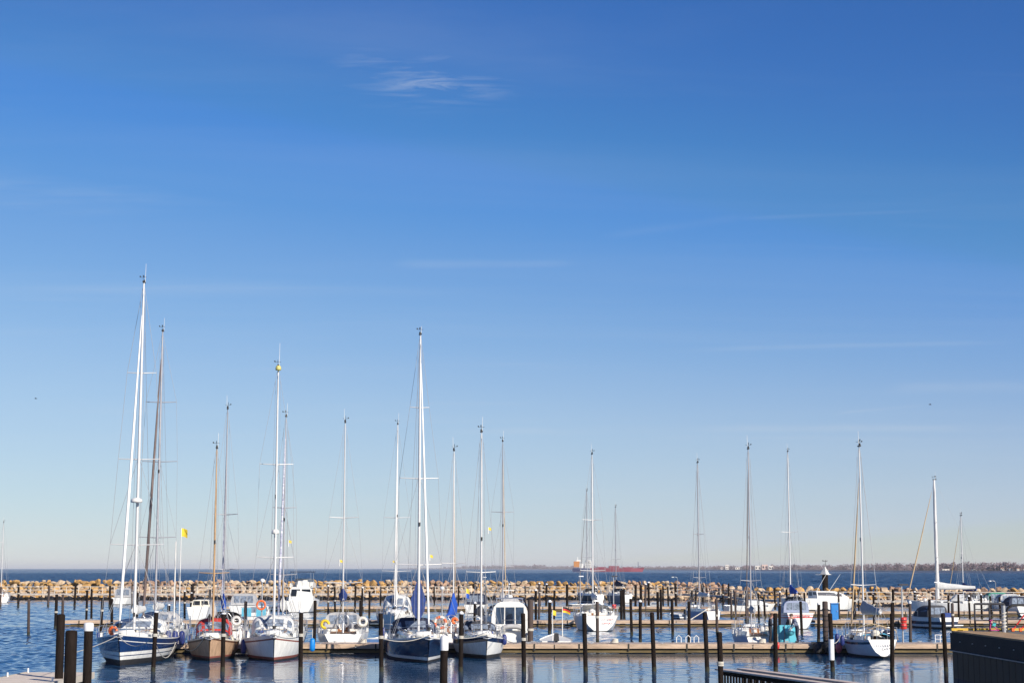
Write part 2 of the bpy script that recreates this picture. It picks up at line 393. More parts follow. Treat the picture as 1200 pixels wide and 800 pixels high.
    b = MB(); b.tube([(0, my - .06, mh - .05), (0, sy + .9, sheer(0) + 2.2)], wr, 4)
    for sd in (-1, 1): b.tube([(0, sy + .9, sheer(0) + 2.2), (sd * wz(sy) * .35, sy, sheer(0))], wr, 4)
    b.build('backstay', WIRE, root)
    for sd in (-1, 1):
        b = MB(); cx = wz(my) / 2 * .95; cz = sheer(tt(my)); last = Vector((sd * cx, my - .2, cz))
        tips = [Vector((sd * hs, my - .18, mh * fr + .05)) for fr, hs in sorted(S['spr'])]
        for p in tips: b.tube([last, p], wr, 4); last = p
        b.tube([last, (sd * .05, my, mh * .985)], wr, 4)
        b.tube([(sd * cx * .93, my - .5, cz), (sd * .07, my, tips[0].z - .1)], wr, 4)
        b.tube([(sd * cx * .93, my + .35, cz), (sd * .07, my, tips[0].z - .1)], wr, 4)
        if len(tips) > 1: b.tube([tips[0], (sd * .07, my, tips[1].z - .1)], wr, 4)
        b.tube([(sd * .25, my + .1, mz0), (sd * .13, my + .05, mh * .95)], wr * .8, 3)
        b.build('shroud', WIRE, root)
    # boom and sail cover
    if S.get('boom', True):
        bl = S.get('bl', .36) * L; bz = zf(my) + S.get('bz', 1.35); ba = S.get('ba', 0.0)
        bd = Vector((math.sin(ba), -math.cos(ba), .02)); b0 = Vector((0, my - .1, bz))
        b = MB(); b.tube([b0, b0 + bd * bl], .06, 7); bo = b.build('boom', mm, root)
        b = MB(); b.tube([b0 + bd * bl * .9, (0, -L * .33, zf(-L * .33) + .1)], .018, 4); b.build('mainsheet', ROPE, bo)
        if S.get('cover') is not None:
            rings = []; n = 10; up = S.get('cup', .75)
            for k in range(8):
                u = k / 7; c = b0 + bd * (bl * (u * 1.02 - .03)); hh = up * (1 - u) ** 1.2 + .22; ww = S.get('cw', .17) * (1 - .45 * u)
                sag = .02 * math.sin(k * 2.1)
                perp = Vector((-bd.y, bd.x, 0)).normalized()
                rings.append([c + perp * (ww * math.cos(2 * math.pi * j / n) * (1.0 if math.sin(2 * math.pi * j / n) < .3 else .55)) + Vector((0, 0, -.13 + sag + (hh + .13) * (.5 + .5 * math.sin(2 * math.pi * j / n)))) for j in range(n)])
            b = MB(); b.loft(rings, closed=True, caps=True, smooth=True); b.build('sail_cover', S['cover'], bo)
    # small deck gear
    rnd = random.Random(hash(label) % 9999 if False else len(label) * 7 + int(L * 10))
    for k in range(5):
        yy = rnd.uniform(-.1, .33) * L; xx = rnd.uniform(-.5, .5) * wz(yy) * .7; z = zf(yy) + (ch * .6 if abs(xx) < wz(yy) * wsc * .4 and c0 * L < yy < c1 * L else 0)
        b = MB(); b.torus((xx, yy, z + .05), .14, .04, 'z', 10, 5); b.torus((xx + .02, yy, z + .11), .12, .035, 'z', 10, 5); b.build('rope_coil', rnd.choice([ROPE, ROPEB, ROPE]), root)
    for k in range(4):
        sd = rnd.choice((-1, 1)); yy = rnd.uniform(-.36, .2) * L; xx = sd * (wz(yy) / 2 * .93); z = sheer(tt(yy)); b = MB(); hgt = rnd.uniform(.2, .34)
        b.box((xx, yy, z + hgt / 2), (.14, rnd.uniform(.16, .3), hgt), taper=.85); b.tube([(xx, yy - .06, z + hgt), (xx, yy - .06, z + hgt + .06), (xx, yy + .06, z + hgt + .06), (xx, yy + .06, z + hgt)], .015, 4); b.build('jerry_can', rnd.choice([FWHITE, CBLUE, CGREY, FWHITE, CDARK, CNAVY]), root)
    for k in range(3):
        sd = rnd.choice((-1, 1)); yy = rnd.uniform(-.44, -.15) * L; xx = sd * wz(yy) / 2 * rnd.uniform(.2, .6); z = zf(yy) + .25; w_ = rnd.uniform(.3, .6); b = MB()
        rg = [[Vector((xx + w_ * .5 * q * math.cos(a), yy + w_ * .35 * q * math.sin(a), z + h_)) for a in [j * .785 for j in range(8)]] for q, h_ in ((.9, 0), (1, .12), (.8, .26), (.2, .33))]
        b.loft(rg, closed=True, caps=True, smooth=True); b.build('deck_bag', rnd.choice([CNAVY, CGREY, FWHITE, CWHITE, CDARK, ROPE]), root)
    b = MB(); yy = c1 * L + .5; b.lathe([(.05, -.3), (.17, -.28), (.18, 0), (.17, .28), (.05, .3)], n=10); b.v = [(v[2] * 1.4, v[1] + yy, v[0] + zf(yy) + .22) for v in b.v]; b.build('life_raft', WHITE, root)
    for sd in (-1, 1):
        b = MB(); yy = c1 * L * .5; xx = sd * wz(yy) * wsc * .3; z = zf(yy) + ch * .6
        b.tube([(xx, yy, z), (xx, yy, z + .2), (xx, yy + .12, z + .28)], [.05, .05, .07], 7); b.build('vent', STEEL, root)
    b = MB(); b.tube([(0, L / 2 - .7, zf(L / 2 - .5) + .08), (0, L / 2 + .12, sheer(1) + .05)], .03, 5)
    b.tube([(-.22, L / 2 + .02, sheer(1) - .12), (0, L / 2 + .15, sheer(1) - .16), (.22, L / 2 + .02, sheer(1) - .12)], .035, 5); b.build('anchor', GALV, root)
    root['_sheer'] = sheer(.5)
    return root

def strip(o):
    for k in list(o.keys()):
        if k.startswith('_'): del o[k]

def place(px, Y, a, L, end, z=0.4):
    """centre position and rotation. end 'bow': bow at px,Y pointing to the camera; 'stern': stern at px,Y, bow away. a turns the bow towards +X."""
    x0 = xat(px, Y, z)
    if end == 'bow': d = Vector((math.sin(R(a)), -math.cos(R(a)), 0)); c = Vector((x0, Y, 0)) - d * L / 2; return c.x, c.y, math.pi + R(a)
    d = Vector((math.sin(R(a)), math.cos(R(a)), 0)); c = Vector((x0, Y, 0)) + d * L / 2; return c.x, c.y, -R(a)
def mtop(S, py, pos, end, px=None):
    """mast height that reaches photo row py"""
    sgn = -1 if end == 'bow' else 1
    Y = pos[1] + sgn * S['mast'] * S['L'] * math.cos(pos[2] if end != 'bow' else pos[2] - math.pi)
    return at(px or 600, py, Y).z

def sail(name, label, px, Y, a, end, mast_py, S, group=None):
    pos = place(px, Y, a, S['L'], end); S['mh'] = mtop(S, mast_py, pos, end)
    o = sailboat(name, label, *pos, S, group); strip(o); return o

W = dict
# -- front row, bows towards the quay
sail('sailing_yacht', 'big navy blue hulled yacht with double white stripe and tall white mast', 138, 89, 4.2, 'bow', 331,
     W(L=13, B=4.3, fb=(1.2, 1.22, 1.65), hull=NAVY, rb=1.0, rail=WHITE, bands=[(.30, 'bottom'), (.48, 'boot'), (.53, 'stripe'), (.70, 'boot')], boot=WHITE, stripe=NAVY,
       top=[(.34, 'rail'), (.30, 'hull'), (.06, 'rail')], mast=.08, spr=[(.30, 1.45), (.525, 1.15), (.755, .8)], furl=SAILW, fr=.13, radar=[(.41, FWHITE, .33)], hood=CWHITE, cover=CWHITE, cup=.25, bl=.3, mr=.12, cabh=.5, nwin=4, wr=.013, ant=1.1, steam=.12))
sail('motor_sailer', 'small tan hulled motorsailer with red spray canopy and wooden mast', 245, 94, 7.0, 'bow', 525,
     W(L=8.6, B=2.95, fb=(1.0, .95, 1.35), hull=TAN, tw=.35, rb=.7, boot=ANTIR, bands=[(.14, 'bottom'), (.24, 'boot')], stripe=BROWN, rail=CREAM, top=[(.17, 'stripe'), (.07, 'rail')], mast=.10, mastm=MWOOD,
       spr=[(.40, .85)], furl=None, hood=CRED, hoodh=.95, hoodd=1.3, cover=CGREY, mr=.085, cabh=.55, cab=(-.10, .2), cabm=CREAM, radar=[]))
sail('sailing_yacht', 'white hulled yacht with red rub stripe, brown boot line and yellow masthead dish', 321, 93.5, 8.5, 'bow', 430,
     W(L=9.4, B=3.55, fb=(1.1, 1.1, 1.45), hull=PGREY if False else WHITE, rb=.75, boot=ANTIR, bands=[(.08, 'bottom'), (.22, 'boot')], stripe=ANTIR, top=[(.26, 'stripe'), (.18, 'rail')], mast=.09,
       spr=[(.34, 1.05), (.66, .95)], furl=SAILW, fr=.06, radar=[(.42, FWHITE, .22), (.985, mat('dull_yellow', (.55, .50, .16), .5), .17)], hood=CWHITE, hoodh=1.0, hoodd=1.2, cover=None, mr=.095, ant=1.4))
sail('sailing_yacht', 'glossy dark navy yacht with large blue cover stacked on its boom', 503, 91.8, 10.4, 'bow', 392,
     W(L=11.2, B=3.6, fb=(1.05, 1.1, 1.42), hull=DNAVY, rb=.8, bands=[(.14, 'bottom'), (.30, 'boot')], top=[(.09, 'rail')], mast=.09, spr=[(.285, 1.3), (.55, 1.1), (.77, .55)],
       furl=SAILW, fr=.11, hood=CNAVY, hoodh=.9, hoodd=1.1, cover=CBLUE, cup=1.9, cw=.42, ba=-.11, bl=.32, bz=1.2, mr=.115, nwin=3, steam=.41, ant=.5))
sail('sailing_yacht', 'white hulled yacht with dark blue sheer stripe and black boot line', 571, 96, 7.0, 'bow', 506,
     W(L=8.4, B=3.05, fb=(1.0, 1.0, 1.30), hull=WHITE, rb=.7, bottom=ANTIF, boot=ANTIF, bands=[(.12, 'bottom'), (.22, 'boot')], stripe=DNAVY, top=[(.30, 'stripe'), (.06, 'rail')], mast=.11,
       spr=[(.37, .85)], furl=None, hood=CDARK, hoodh=.7, cover=CDARK, cup=.4, mr=.085, steam=.52))
# -- behind the front pier
sail('sailing_yacht', 'white yacht with brown furled genoa hidden behind the navy yacht', 166, 106.6, 3.0, 'bow', 388,
     W(L=12, B=3.8, fb=(1.1, 1.05, 1.4), hull=WHITE, mast=.08, spr=[(.34, 1.2), (.58, 1.15), (.77, 1.0)], furl=SAILB, fr=.15, hood=CGREY, hoodh=.9, cover=CWHITE, cup=.25, bl=.28, mr=.11, mastm=ALUG))
sail('sailing_yacht', 'white yacht with grey mast behind the tan motorsailer', 264, 106.4, -11.2, 'stern', 479,
     W(L=9.6, B=3.2, fb=(1.15, 1.1, 1.4), hull=WHITE, mast=.08, spr=[(.32, .95), (.55, .8)], furl=SAILS, fr=.09, hood=CDARK, hoodh=.9, cover=CBRIGHT, bl=.25, mr=.08, mastm=ALUG, cabh=.55))
sail('sailing_yacht', 'white yacht with striped furled sail behind the red striped yacht', 325, 106.8, 3.0, 'bow', 488,
     W(L=9.0, B=3.0, fb=(1.0, 1.0, 1.3), hull=WHITE, mast=.09, spr=[(.31, .85), (.60, .75)], furl=SAILS, fr=.12, hood=None, cover=CWHITE, mr=.075, mastm=ALUG))
sail('sailing_yacht', 'white yacht with wooden companionway showing its stern over the front pier', 402, 106.3, -6.0, 'stern', 495,
     W(L=9.5, B=3.35, fb=(1.0, 1.0, 1.35), hull=WHITE, tw=.68, rt=.35, hoodback=True, cs=-.1, mast=.09, spr=[(.28, 1.25), (.57, .95)], furl=None, hood=CGREY, hoodh=.95, hoodd=1.1, cover=CBLUE, cup=.5, cw=.3, bl=.18, bz=2.0, mr=.085, cabh=.6, ant=.9))
sail('sailing_yacht', 'white sloop with bright blue sail cover behind the front pier', 527, 106.4, 0.4, 'stern', 528,
     W(L=8.8, B=2.9, fb=(1.0, .95, 1.3), hull=WHITE, mast=.09, spr=[(.42, .8)], furl=SAILT, fr=.05, hood=None, cover=CBRIGHT, cup=1.3, cw=.28, ba=-.05, bz=1.0, mr=.08))
sail('sailing_yacht', 'small pale blue hulled sloop with sloping white transom by the standing man', 890.5, 106.3, 2.0, 'stern', 526,
     W(L=8.2, B=2.7, fb=(.9, .9, 1.2), hull=PBLUE, transom=WHITE, tw=.55, rt=.9, mast=.10, spr=[(.33, .65)], furl=SAILB, fr=.06, hood=None, cover=CGREY, cup=.2, mr=.075, mastm=ALUG, wheel=False, cabh=.4, bl=.25))
o16 = sail('sailing_yacht', 'white sloop with navy sheer stripe, turquoise cockpit cover and tan furled sail', 1036, 96.8, -2.6, 'stern', 523,
     W(L=7.6, B=2.6, tp=.22, cs=.12, fb=(1.05, .95, 1.15), hull=PGREY, transom=WHITE, tw=.62, rt=.25, stripe=DNAVY, rail=PGREY, bands=[(.10, 'bottom'), (.14, 'boot')], boot=ANTIF, top=[(.26, 'stripe'), (.13, 'rail')], mast=.08,
       spr=[(.33, .75)], furl=SAILT, fr=.085, frac=.88, hood=None, cover=CGREY, cup=.5, cw=.2, bz=1.5, ba=.10, mr=.075, wheel=False))
# -- middle pier
sail('sailing_yacht', 'white pilothouse yacht with tall mast between the stern-on yacht and dark navy yacht', 462, 138.5, 2.0, 'bow', 497,
     W(L=10.5, B=3.4, fb=(1.1, 1.1, 1.45), hull=WHITE, mast=.08, spr=[(.28, 1.2), (.54, 1.1)], furl=SAILW, fr=.08, hood=CWHITE, hoodh=1.3, hoodd=1.6, cover=CWHITE, mr=.1, cabh=.8, ant=1.0))
sail('sailing_yacht', 'white yacht with twin-lined mast behind the tall white cruiser', 593, 138.5, 4.0, 'bow', 517,
     W(L=10, B=3.2, fb=(1.1, 1.0, 1.4), hull=WHITE, mast=.08, spr=[(.33, .9), (.62, .95)], furl=SAILT, fr=.06, hood=CDARK, cover=CGREY, mr=.08, mastm=ALUG))
o9 = sail('sailing_yacht', 'white yacht with red lettering on its broad transom at the middle pier', 704, 138.3, -4.0, 'stern', 532,
     W(L=9.4, B=3.5, tp=.16, cs=-.02, fb=(1.25, 1.15, 1.4), hull=WHITE, tw=.8, rt=.3, bottom=ANTIF, bands=[(.05, 'bottom'), (.10, 'boot')], mast=.07, spr=[(.33, 1.05), (.62, .85)], furl=None, hood=CWHITE, hoodh=.7, cover=CWHITE, cup=.3, mr=.10, cabh=.35))
sail('sailing_yacht', 'lavender hulled sloop with white transom moored behind the middle pier', 837, 154.5, -8.5, 'stern', 542,
     W(L=9, B=2.5, fb=(1.2, 1.15, 1.35), hull=LAV, transom=WHITE, tw=.5, rt=.2, mast=.07, spr=[(.28, .6), (.55, .5)], furl=None, hood=None, cover=CWHITE, cup=.15, mr=.085, mastm=ALUG, cabh=.3, wheel=False))
# -- the walkway by the breakwater
GW = 'small boats lying along the breakwater'
sail('sailing_yacht', 'black hulled yacht with white transom lying under the breakwater', 702, 252, -16, 'stern', 575,
     W(L=9.5, B=3.0, fb=(1.15, 1.1, 1.4), hull=BLACKH, transom=WHITE, tw=.6, rt=.4, mast=.07, spr=[(.4, .8), (.72, .6)], furl=SAILB, fr=.06, hood=CDARK, cover=None, mr=.10, mastm=ALUG), GW)
sail('sailing_yacht', 'grey hulled yacht with white square stern lying under the breakwater', 734.5, 250, -14, 'stern', 594,
     W(L=9.0, B=2.9, fb=(1.2, 1.1, 1.3), hull=GREYH, transom=WHITE, tw=.65, rt=.1, mast=.07, spr=[(.45, .7)], furl=None, hood=CNAVY, cover=CNAVY, mr=.09, mastm=ALUG), GW)
sail('sailing_yacht', 'tiny white sloop with bare mast beside the open left end of the walkway' if False else 'tiny white sloop alone beside the walkway end with bare mast', 3, 250, -20, 'stern', 612,
     W(L=7.5, B=2.5, fb=(.9, .85, 1.1), hull=WHITE, mast=.08, spr=[(.75, .5)], furl=None, hood=None, cover=None, boom=False, mr=.09), GW)
sail('sailing_yacht', 'big white yacht with thick white mast and furled sail on its boom', 1169, 187, -78, 'stern', 562,
     W(L=9.6, B=3.4, p0=.08, fb=(1.3, 1.25, 1.6), hull=WHITE, mast=.15, spr=[(.42, .45), (.68, .35)], furl=SAILT, fr=.12, hood=CWHITE, cover=CWHITE, cup=.55, cw=.2, bz=1.5, ba=.0, mr=.22, bl=.41))
sail('sailing_yacht', 'white sloop with slim mast behind the big yacht with white boom', 1154, 206, -14, 'stern', 604,
     W(L=9, B=2.8, fb=(1.1, 1.0, 1.3), hull=WHITE, mast=.06, spr=[(.6, .4)], furl=SAILT, fr=.07, hood=CGREY, cover=CBLUE, mr=.09))
sail('sailing_yacht', 'white sloop with plain mast behind the white motorboat with red band', 939, 186, -3, 'stern', 529,
     W(L=9, B=2.9, fb=(1.0, .95, 1.2), hull=WHITE, mast=.08, spr=[(.50, .95)], furl=None, hood=CNAVY, cover=CBRIGHT, mr=.11))

# marks on two transoms (the lettering is too small to read in the photograph)
def marks(root, y, rows, m, w, rx):
    b = MB(); r = random.Random(3)
    for z, x0, x1 in rows:
        x = x0
        while x < x1:
            ww = r.uniform(.05, .12); b.box((x + ww / 2, y + (z - .5) * rx, z + r.uniform(-.02, .02)), (ww * .8, .012, r.uniform(.03, .09))); x += ww + .05
    b.build('lettering', m, root)
marks(o9, -4.7 - .005, [(.95, .15, 1.0), (.66, .15, .9)], REDP, 1, .18)
marks(o16, -3.8 - .012, [(.72, -.45, .30), (.55, -.1, .38)], mat('lettering_grey', (.22, .22, .26), .6), 1, .24)

# ------------------------------------------------------------------ motor boats
def motorboat(name, label, x, y, phi, S, group='motorboats moored in the marina'):
    root = tag(empty(name, (x, y, 0), phi), label, S.get('cat', 'motorboat'), group)
    L, B, fb = S['L'], S['B'], S['fb']
    sheer, half, pt = hull_fn(L, B, fb, S.get('tw', .9), S.get('rt', .05), S.get('rb', 1.0), S.get('p0', .22), S.get('tp', .12), S.get('cs', -.4))
    tt = lambda yy: min(1, max(0, (yy + L / 2) / L)); zf = lambda yy: sheer(tt(yy)) - .02
    add_hull(root, S, sheer, pt); add_deck(root, S, sheer, half, pt)
    wz = lambda yy: half(tt(yy)) * 2
    if S.get('cabin'):
        y0, y1, h, wm = S['cabin']; y0 *= L; y1 *= L
        z0 = lambda yy: zf(yy)
        w0, w1 = wz(y0) * .8, wz(y1) * .7
        rings = []
        for k in range(6):
            u = k / 5; yy = y0 + (y1 - y0) * u; w = (w0 + (w1 - w0) * u) / 2; hh = h * (1 if u < .7 else 1 - (u - .7) / .3 * .75); z = zf(yy) - .03
            rings.append([Vector(p) for p in ((-w, yy, z), (-w * .97, yy, z + hh * .35), (-w * .86, yy - hh * .05, z + hh * .92), (-w * .7, yy - hh * .06, z + hh), (w * .7, yy - hh * .06, z + hh), (w * .86, yy - hh * .05, z + hh * .92), (w * .97, yy, z + hh * .35), (w, yy, z))])
        b = MB(); b.loft(rings); b.add(rings[0], [tuple(range(8))]); b.add(rings[-1], [tuple(range(8))]); c = b.build('cabin', S.get('cabm', WHITE), root)
        n = S.get('nwin', 2)
        for sd in (1, 6):
            e = 2 if sd == 1 else 5
            for i in range(n):
                i0, i1 = i * 4 / n, (i + 1) * 4 / n
                def P(u, v):
                    k = int(min(u, 4)); a = rings[k][sd].lerp(rings[k + 1][sd], u - k); bb = rings[k][e].lerp(rings[k + 1][e], u - k); return a.lerp(bb, v) + Vector(((-.014 if sd == 1 else .014), 0, 0))
                q = MB(); u0, u1 = i0 + .12, i1 - .12; um = (u0 + u1) / 2
                q.add([P(u0, .12), P(um, .12), P(u1, .12), P(u1, .88), P(um, .88), P(u0, .88)], [(0, 1, 4, 5), (1, 2, 3, 4)]); q.build('window', wm, c)
        for a0, a1 in ((.06, .46), (.54, .94)):      # aft windows / door
            q = MB(); y = rings[0][1].y - .012
            A = rings[0][1].lerp(rings[0][6], a0); Bq = rings[0][1].lerp(rings[0][6], a1); C = rings[0][2].lerp(rings[0][5], a1); D = rings[0][2].lerp(rings[0][5], a0)
            q.add([p + Vector((0, -.014, 0)) for p in (A, Bq, C.lerp(Bq, .08), D.lerp(A, .08))], [(0, 1, 2, 3)]); q.build('window', wm, c)
        q = MB(); A, Bq, C, D = rings[4][1], rings[4][6], rings[3][5], rings[3][2]      # windscreen
        A = rings[4][3]; Bq = rings[4][4]; C = rings[3][4]; D = rings[3][3]
        q.add([A.lerp(D, .1) + Vector((0, .02, .02)), Bq.lerp(C, .1) + Vector((0, .02, .02)), C.lerp(Bq, .1) + Vector((0, .02, .02)), D.lerp(A, .1) + Vector((0, .02, .02))], [(0, 1, 2, 3)]); q.build('windscreen', wm, c)
        ztop = rings[0][3].z
        if S.get('fly'):
            fw = w0 * .92; fl = (y1 - y0) * .62; fy = y0 + fl * .5; fh = S['fly']
            b = MB()
            for sx in (-1, 1): b.box((sx * fw / 2, fy, ztop + .25), (.07, fl, .5), taper=.9)
            b.box((0, y0 + fl - .03, ztop + .3), (fw - .08, .08, .6), taper=.9); b.box((0, fy, ztop + .03), (fw - .08, fl - .1, .05)); fo = b.build('flybridge', WHITE, root)
            b = MB(); A = [Vector((-fw * .46, y0 + fl - .02, ztop + .6)), Vector((fw * .46, y0 + fl - .02, ztop + .6)), Vector((fw * .40, y0 + fl - .3, ztop + 1.0)), Vector((-fw * .40, y0 + fl - .3, ztop + 1.0))]
            b.add(A + [p - Vector((0, .02, 0)) for p in A], [(0, 1, 2, 3), (7, 6, 5, 4)]); b.build('windscreen', CLEARW, fo)
            b = MB()
            for sx in (-1, 1):
                for dy in (.1, fl * .8): b.tube([(sx * fw * .44, y0 + dy, ztop + .4), (sx * fw * .42, y0 + dy, ztop + fh)], .025, 5)
            b.build('awning_frame', STEEL, fo)
            b = MB(); b.box((0, y0 + fl * .45, ztop + fh + .03), (fw, fl * .95, .09)); b.build('awning', CNAVY, fo)
            b = MB(); b.box((0, y0 + fl * .5, ztop + .5), (fw * .5, .5, .7), taper=.8); b.build('helm_seat', CWHITE, fo)
    if S.get('canopy') is not None:
        cy, cw, chh, cd, cm = S['canopy']
        hood(root, cy * L, B * cw, chh, cd, zf, cm, S.get('cwin', CLEARW), 'canopy', True)
    if S.get('side_curtain'):
        b = MB(); zc = zf(-L * .2); rings = []
        for k in range(6):
            a = -.25 + k * .37; rings.append([Vector((B * .44 - .75 * (1 - math.cos(a * .9)) + .08 * math.sin(k * 2), -L * .26 + q, zc + 1.0 + .95 * math.sin(max(0, a)) + (-.3 if k == 0 else 0))) for q in (0, .6, 1.6, 2.6)])
        b.loft(rings, smooth=True); b.loft([[p + Vector((-.02, 0, -.02)) for p in q] for q in rings], smooth=True); b.build('side_curtain', CBLUE, root)
    if S.get('extras'):
        zc = zf(-L * .3)
        b = MB()
        for sx in (-.8, -.27, .27, .8):
            b.tube([(sx, -L * .34, zc + 1.72), (sx, -L * .34, zc + 2.0)], .02, 5); b.tube([(sx, -L * .1, zc + 1.6), (sx, -L * .1, zc + 2.0)], .02, 5)
        for yy in (-L * .34, -L * .1): b.tube([(-.85, yy, zc + 2.0), (.85, yy, zc + 2.0)], .022, 5)
        b.build('roof_rail', STEEL, root)
        b = MB(); b.box((.1, -L * .22, zc + 1.86), (1.1, 1.2, .22), taper=.8); b.build('roof_bag', CGREY, root)
        b = MB(); rg = []
        for k in range(9):
            a = math.pi * k / 8; rg.append([Vector((-.95 * math.cos(a) * .75 + .1, -L / 2 - .28 + .16 * math.cos(q), fb[0] - .1 + .42 * math.sin(a) ** .6 + .15 * math.sin(q))) for q in [j * .785 for j in range(8)]])
        b.loft(rg, closed=True, caps=True, smooth=True); b.build('inflatable_tender', CGREY, root)
        for sx in (-1, 1):
            b = MB(); b.lathe([(.05, 0), (.12, .06), (.13, .45), (.05, .55)], (sx * 1.05, -L / 2 - .12, .55), 10); b.build('stern_fender', FWHITE, root)
        b = MB(); b.tube([(-.5, -L / 2 + .02, fb[0]), (-.5, -L / 2 + .02, fb[0] + .7), (1.2, -L / 2 + .02, fb[0] + .7), (1.2, -L / 2 + .02, fb[0])], .02, 5); b.build('stern_rail', STEEL, root)
    if S.get('screen'):
        sy = S['screen'] * L; w = wz(sy) * .42
        b = MB(); P = [Vector((-w * 1.05, sy - .9, zf(sy) + .02)), Vector((-w * .7, sy, zf(sy) + .02)), Vector((w * .7, sy, zf(sy) + .02)), Vector((w * 1.05, sy - .9, zf(sy) + .02))]
        T = [p + Vector((-p.x * .14, -.28, .5)) for p in P]; b.loft([P, T]); b.build('windscreen', WINDOW, root)
        b = MB(); b.tube(T, .025, 5); b.build('windscreen_frame', STEEL, root)
    if S.get('outboard'):
        b = MB(); y = -L / 2 - .18; b.box((0, y, fb[0] + .25), (.34, .5, .45), taper=.8); oo = b.build('outboard_motor', BLACKP, root)
        b = MB(); b.tube([(0, y, fb[0] + .05), (0, y - .02, -.4)], [.09, .07], 6); b.build('motor_leg', GREYH, oo)
    if S.get('platform'):
        b = MB(); b.box((0, -L / 2 - .3, .32), (B * .8, .7, .08)); b.build('swim_platform', WHITE, root)
        b = MB(); b.box((0, -L / 2 + .35, fb[0] + .2), (B * .42, .5, .36), taper=.85); b.build('engine_cover', S['platform'], root)
    if S.get('mast'):
        my, mh = S['mast']; b = MB(); b.tube([(0, my * L, zf(0) + .5), (0, my * L, mh)], [.045, .03], 6); b.box((0, my * L, mh - .3), (.7, .05, .05)); b.build('signal_mast', FWHITE, root)
        b = MB(); b.lathe([(.05, 0), (.25, .02), (.28, .1), (.2, .2), (.05, .24)], (0, my * L + .3, mh - .8), 12); b.build('radar_dome', FWHITE, root)
    for wnx in S.get('whips', []):
        b = MB(); b.tube([(wnx[0], wnx[1] * L, zf(wnx[1] * L) + wnx[2]), (wnx[0] * 1.2, wnx[1] * L - wnx[4], zf(wnx[1] * L) + wnx[2] + wnx[3])], [.03, .014], 4); b.build('whip_antenna', FWHITE, root)
    b = MB(); P = [Vector((pt(t, sheer(t), sd).x * .96, pt(t, sheer(t), sd).y, sheer(t) - .03)) for sd, t in [(-1, .5), (-1, .62), (-1, .75), (-1, .88), (-1, .97), (1, .97), (1, .88), (1, .75), (1, .62), (1, .5)]]
    if S.get('bowrail', True): rail_run(b, P, .5, .016, (1.0,), True, .016); b.build('bow_rail', STEEL, root)
    if S.get('cloth') is not None:
        for sd in (-1, 1):
            b = MB(); b.box((sd * B * .27, -L / 2 + .06, fb[0] + .42), (B * .36, .03, .75)); b.build('weather_cloth', S['cloth'], root)
        b = MB()
        for sx in (-.48, -.06, .06, .48): b.tube([(sx * B, -L / 2 + .09, fb[0]), (sx * B, -L / 2 + .09, fb[0] + .9)], .018, 5)
        b.tube([(-.48 * B, -L / 2 + .09, fb[0] + .85), (.48 * B, -L / 2 + .09, fb[0] + .85)], .018, 5); b.build('stern_rail', STEEL, root)
    return root
def motor(name, label, px, Y, a, end, S, group='motorboats moored in the marina'):
    return motorboat(name, label, *place(px, Y, a, S['L'], end), S, group)

motor('motor_cruiser', 'tall white cabin cruiser with blue canopy, stern to the front pier', 598, 106.6, -1.5, 'stern',
      W(L=8.5, B=2.9, fb=(1.15, 1.15, 1.5), hull=WHITE, cabin=(-.30, .22, 1.55, WINDOW), nwin=3, canopy=(-.37, .80, 1.78, .7, WHITE), cwin=mat('blue_glass', (.035, .06, .11), .08, .6, 3), side_curtain=True, extras=True, tw=.92, platform=None, mast=(-.05, 3.9)))
o8 = motor('fishing_boat', 'small open grey fishing dinghy with outboard motor behind the front pier', 652, 107, 1.0, 'stern',
      W(L=5.2, B=2.1, fb=(.55, .55, .85), hull=PGREY, outboard=True, bowrail=False, tw=.85, cat='dinghy'))
o14 = motor('motorboat', 'white motorboat with red band on its transom and blue windscreen canopy', 938.5, 143, -2, 'stern',
      W(L=6.0, B=2.6, fb=(1.35, 1.3, 1.5), hull=WHITE, stripe=REDP, top=[(.42, 'stripe'), (.34, 'hull'), (.20, 'stripe'), (.15, 'rail')], canopy=(-.12, .82, 1.0, 1.5, mat('canopy_blue_grey', (.26, .30, .42), .6)), tp=.16, cs=-.05, bands=[(.06, 'bottom'), (.1, 'boot')], tw=.86))
marks(o14, -3.0 - .012, [(1.08, -.75, .7)], REDP, 1, 0)
motor('motor_yacht', 'long sleek white motor yacht with dark raked windows, bow pointing to the wooden forestay', 916, 192, 76, 'stern',
      W(L=9.4, B=3.3, fb=(1.75, 1.7, 1.55), hull=WHITE, rb=2.2, bottom=ANTIF, boot=BLACKH, bands=[(.35, 'bottom'), (.45, 'boot')], cabin=(-.10, .34, .85, mat('tinted_grey', (.10, .10, .11), .1)), nwin=1, whips=[(.8, -.1, .6, 2.6, -1.6), (-.8, .15, .8, 1.9, -1.5)], cat='motor yacht'))
motor('covered_boat', 'white round-hulled boat under a white winter cover beside the pale piles', 851, 188, 80, 'stern',
      W(L=5.6, B=2.6, fb=(1.0, 1.0, 1.2), hull=WHITE, bottom=BLACKH, boot=BLACKH, bands=[(.3, 'bottom'), (.4, 'boot')], canopy=(-.05, .95, .55, 2.2, CWHITE), bowrail=False))
motor('speedboat', 'navy and white speedboat with dark folding canopy near the quay', 1113, 143.5, -24, 'stern',
      W(L=5.7, B=2.2, fb=(.95, .95, 1.05), hull=DNAVY, boot=WHITE, stripe=WHITE, bands=[(.16, 'bottom'), (.36, 'boot')], top=[(.34, 'stripe'), (.05, 'rail')], canopy=(-.12, .92, .95, 1.7, CDARK), screen=.16, platform=CBLUE, tw=.9, cat='speedboat'))
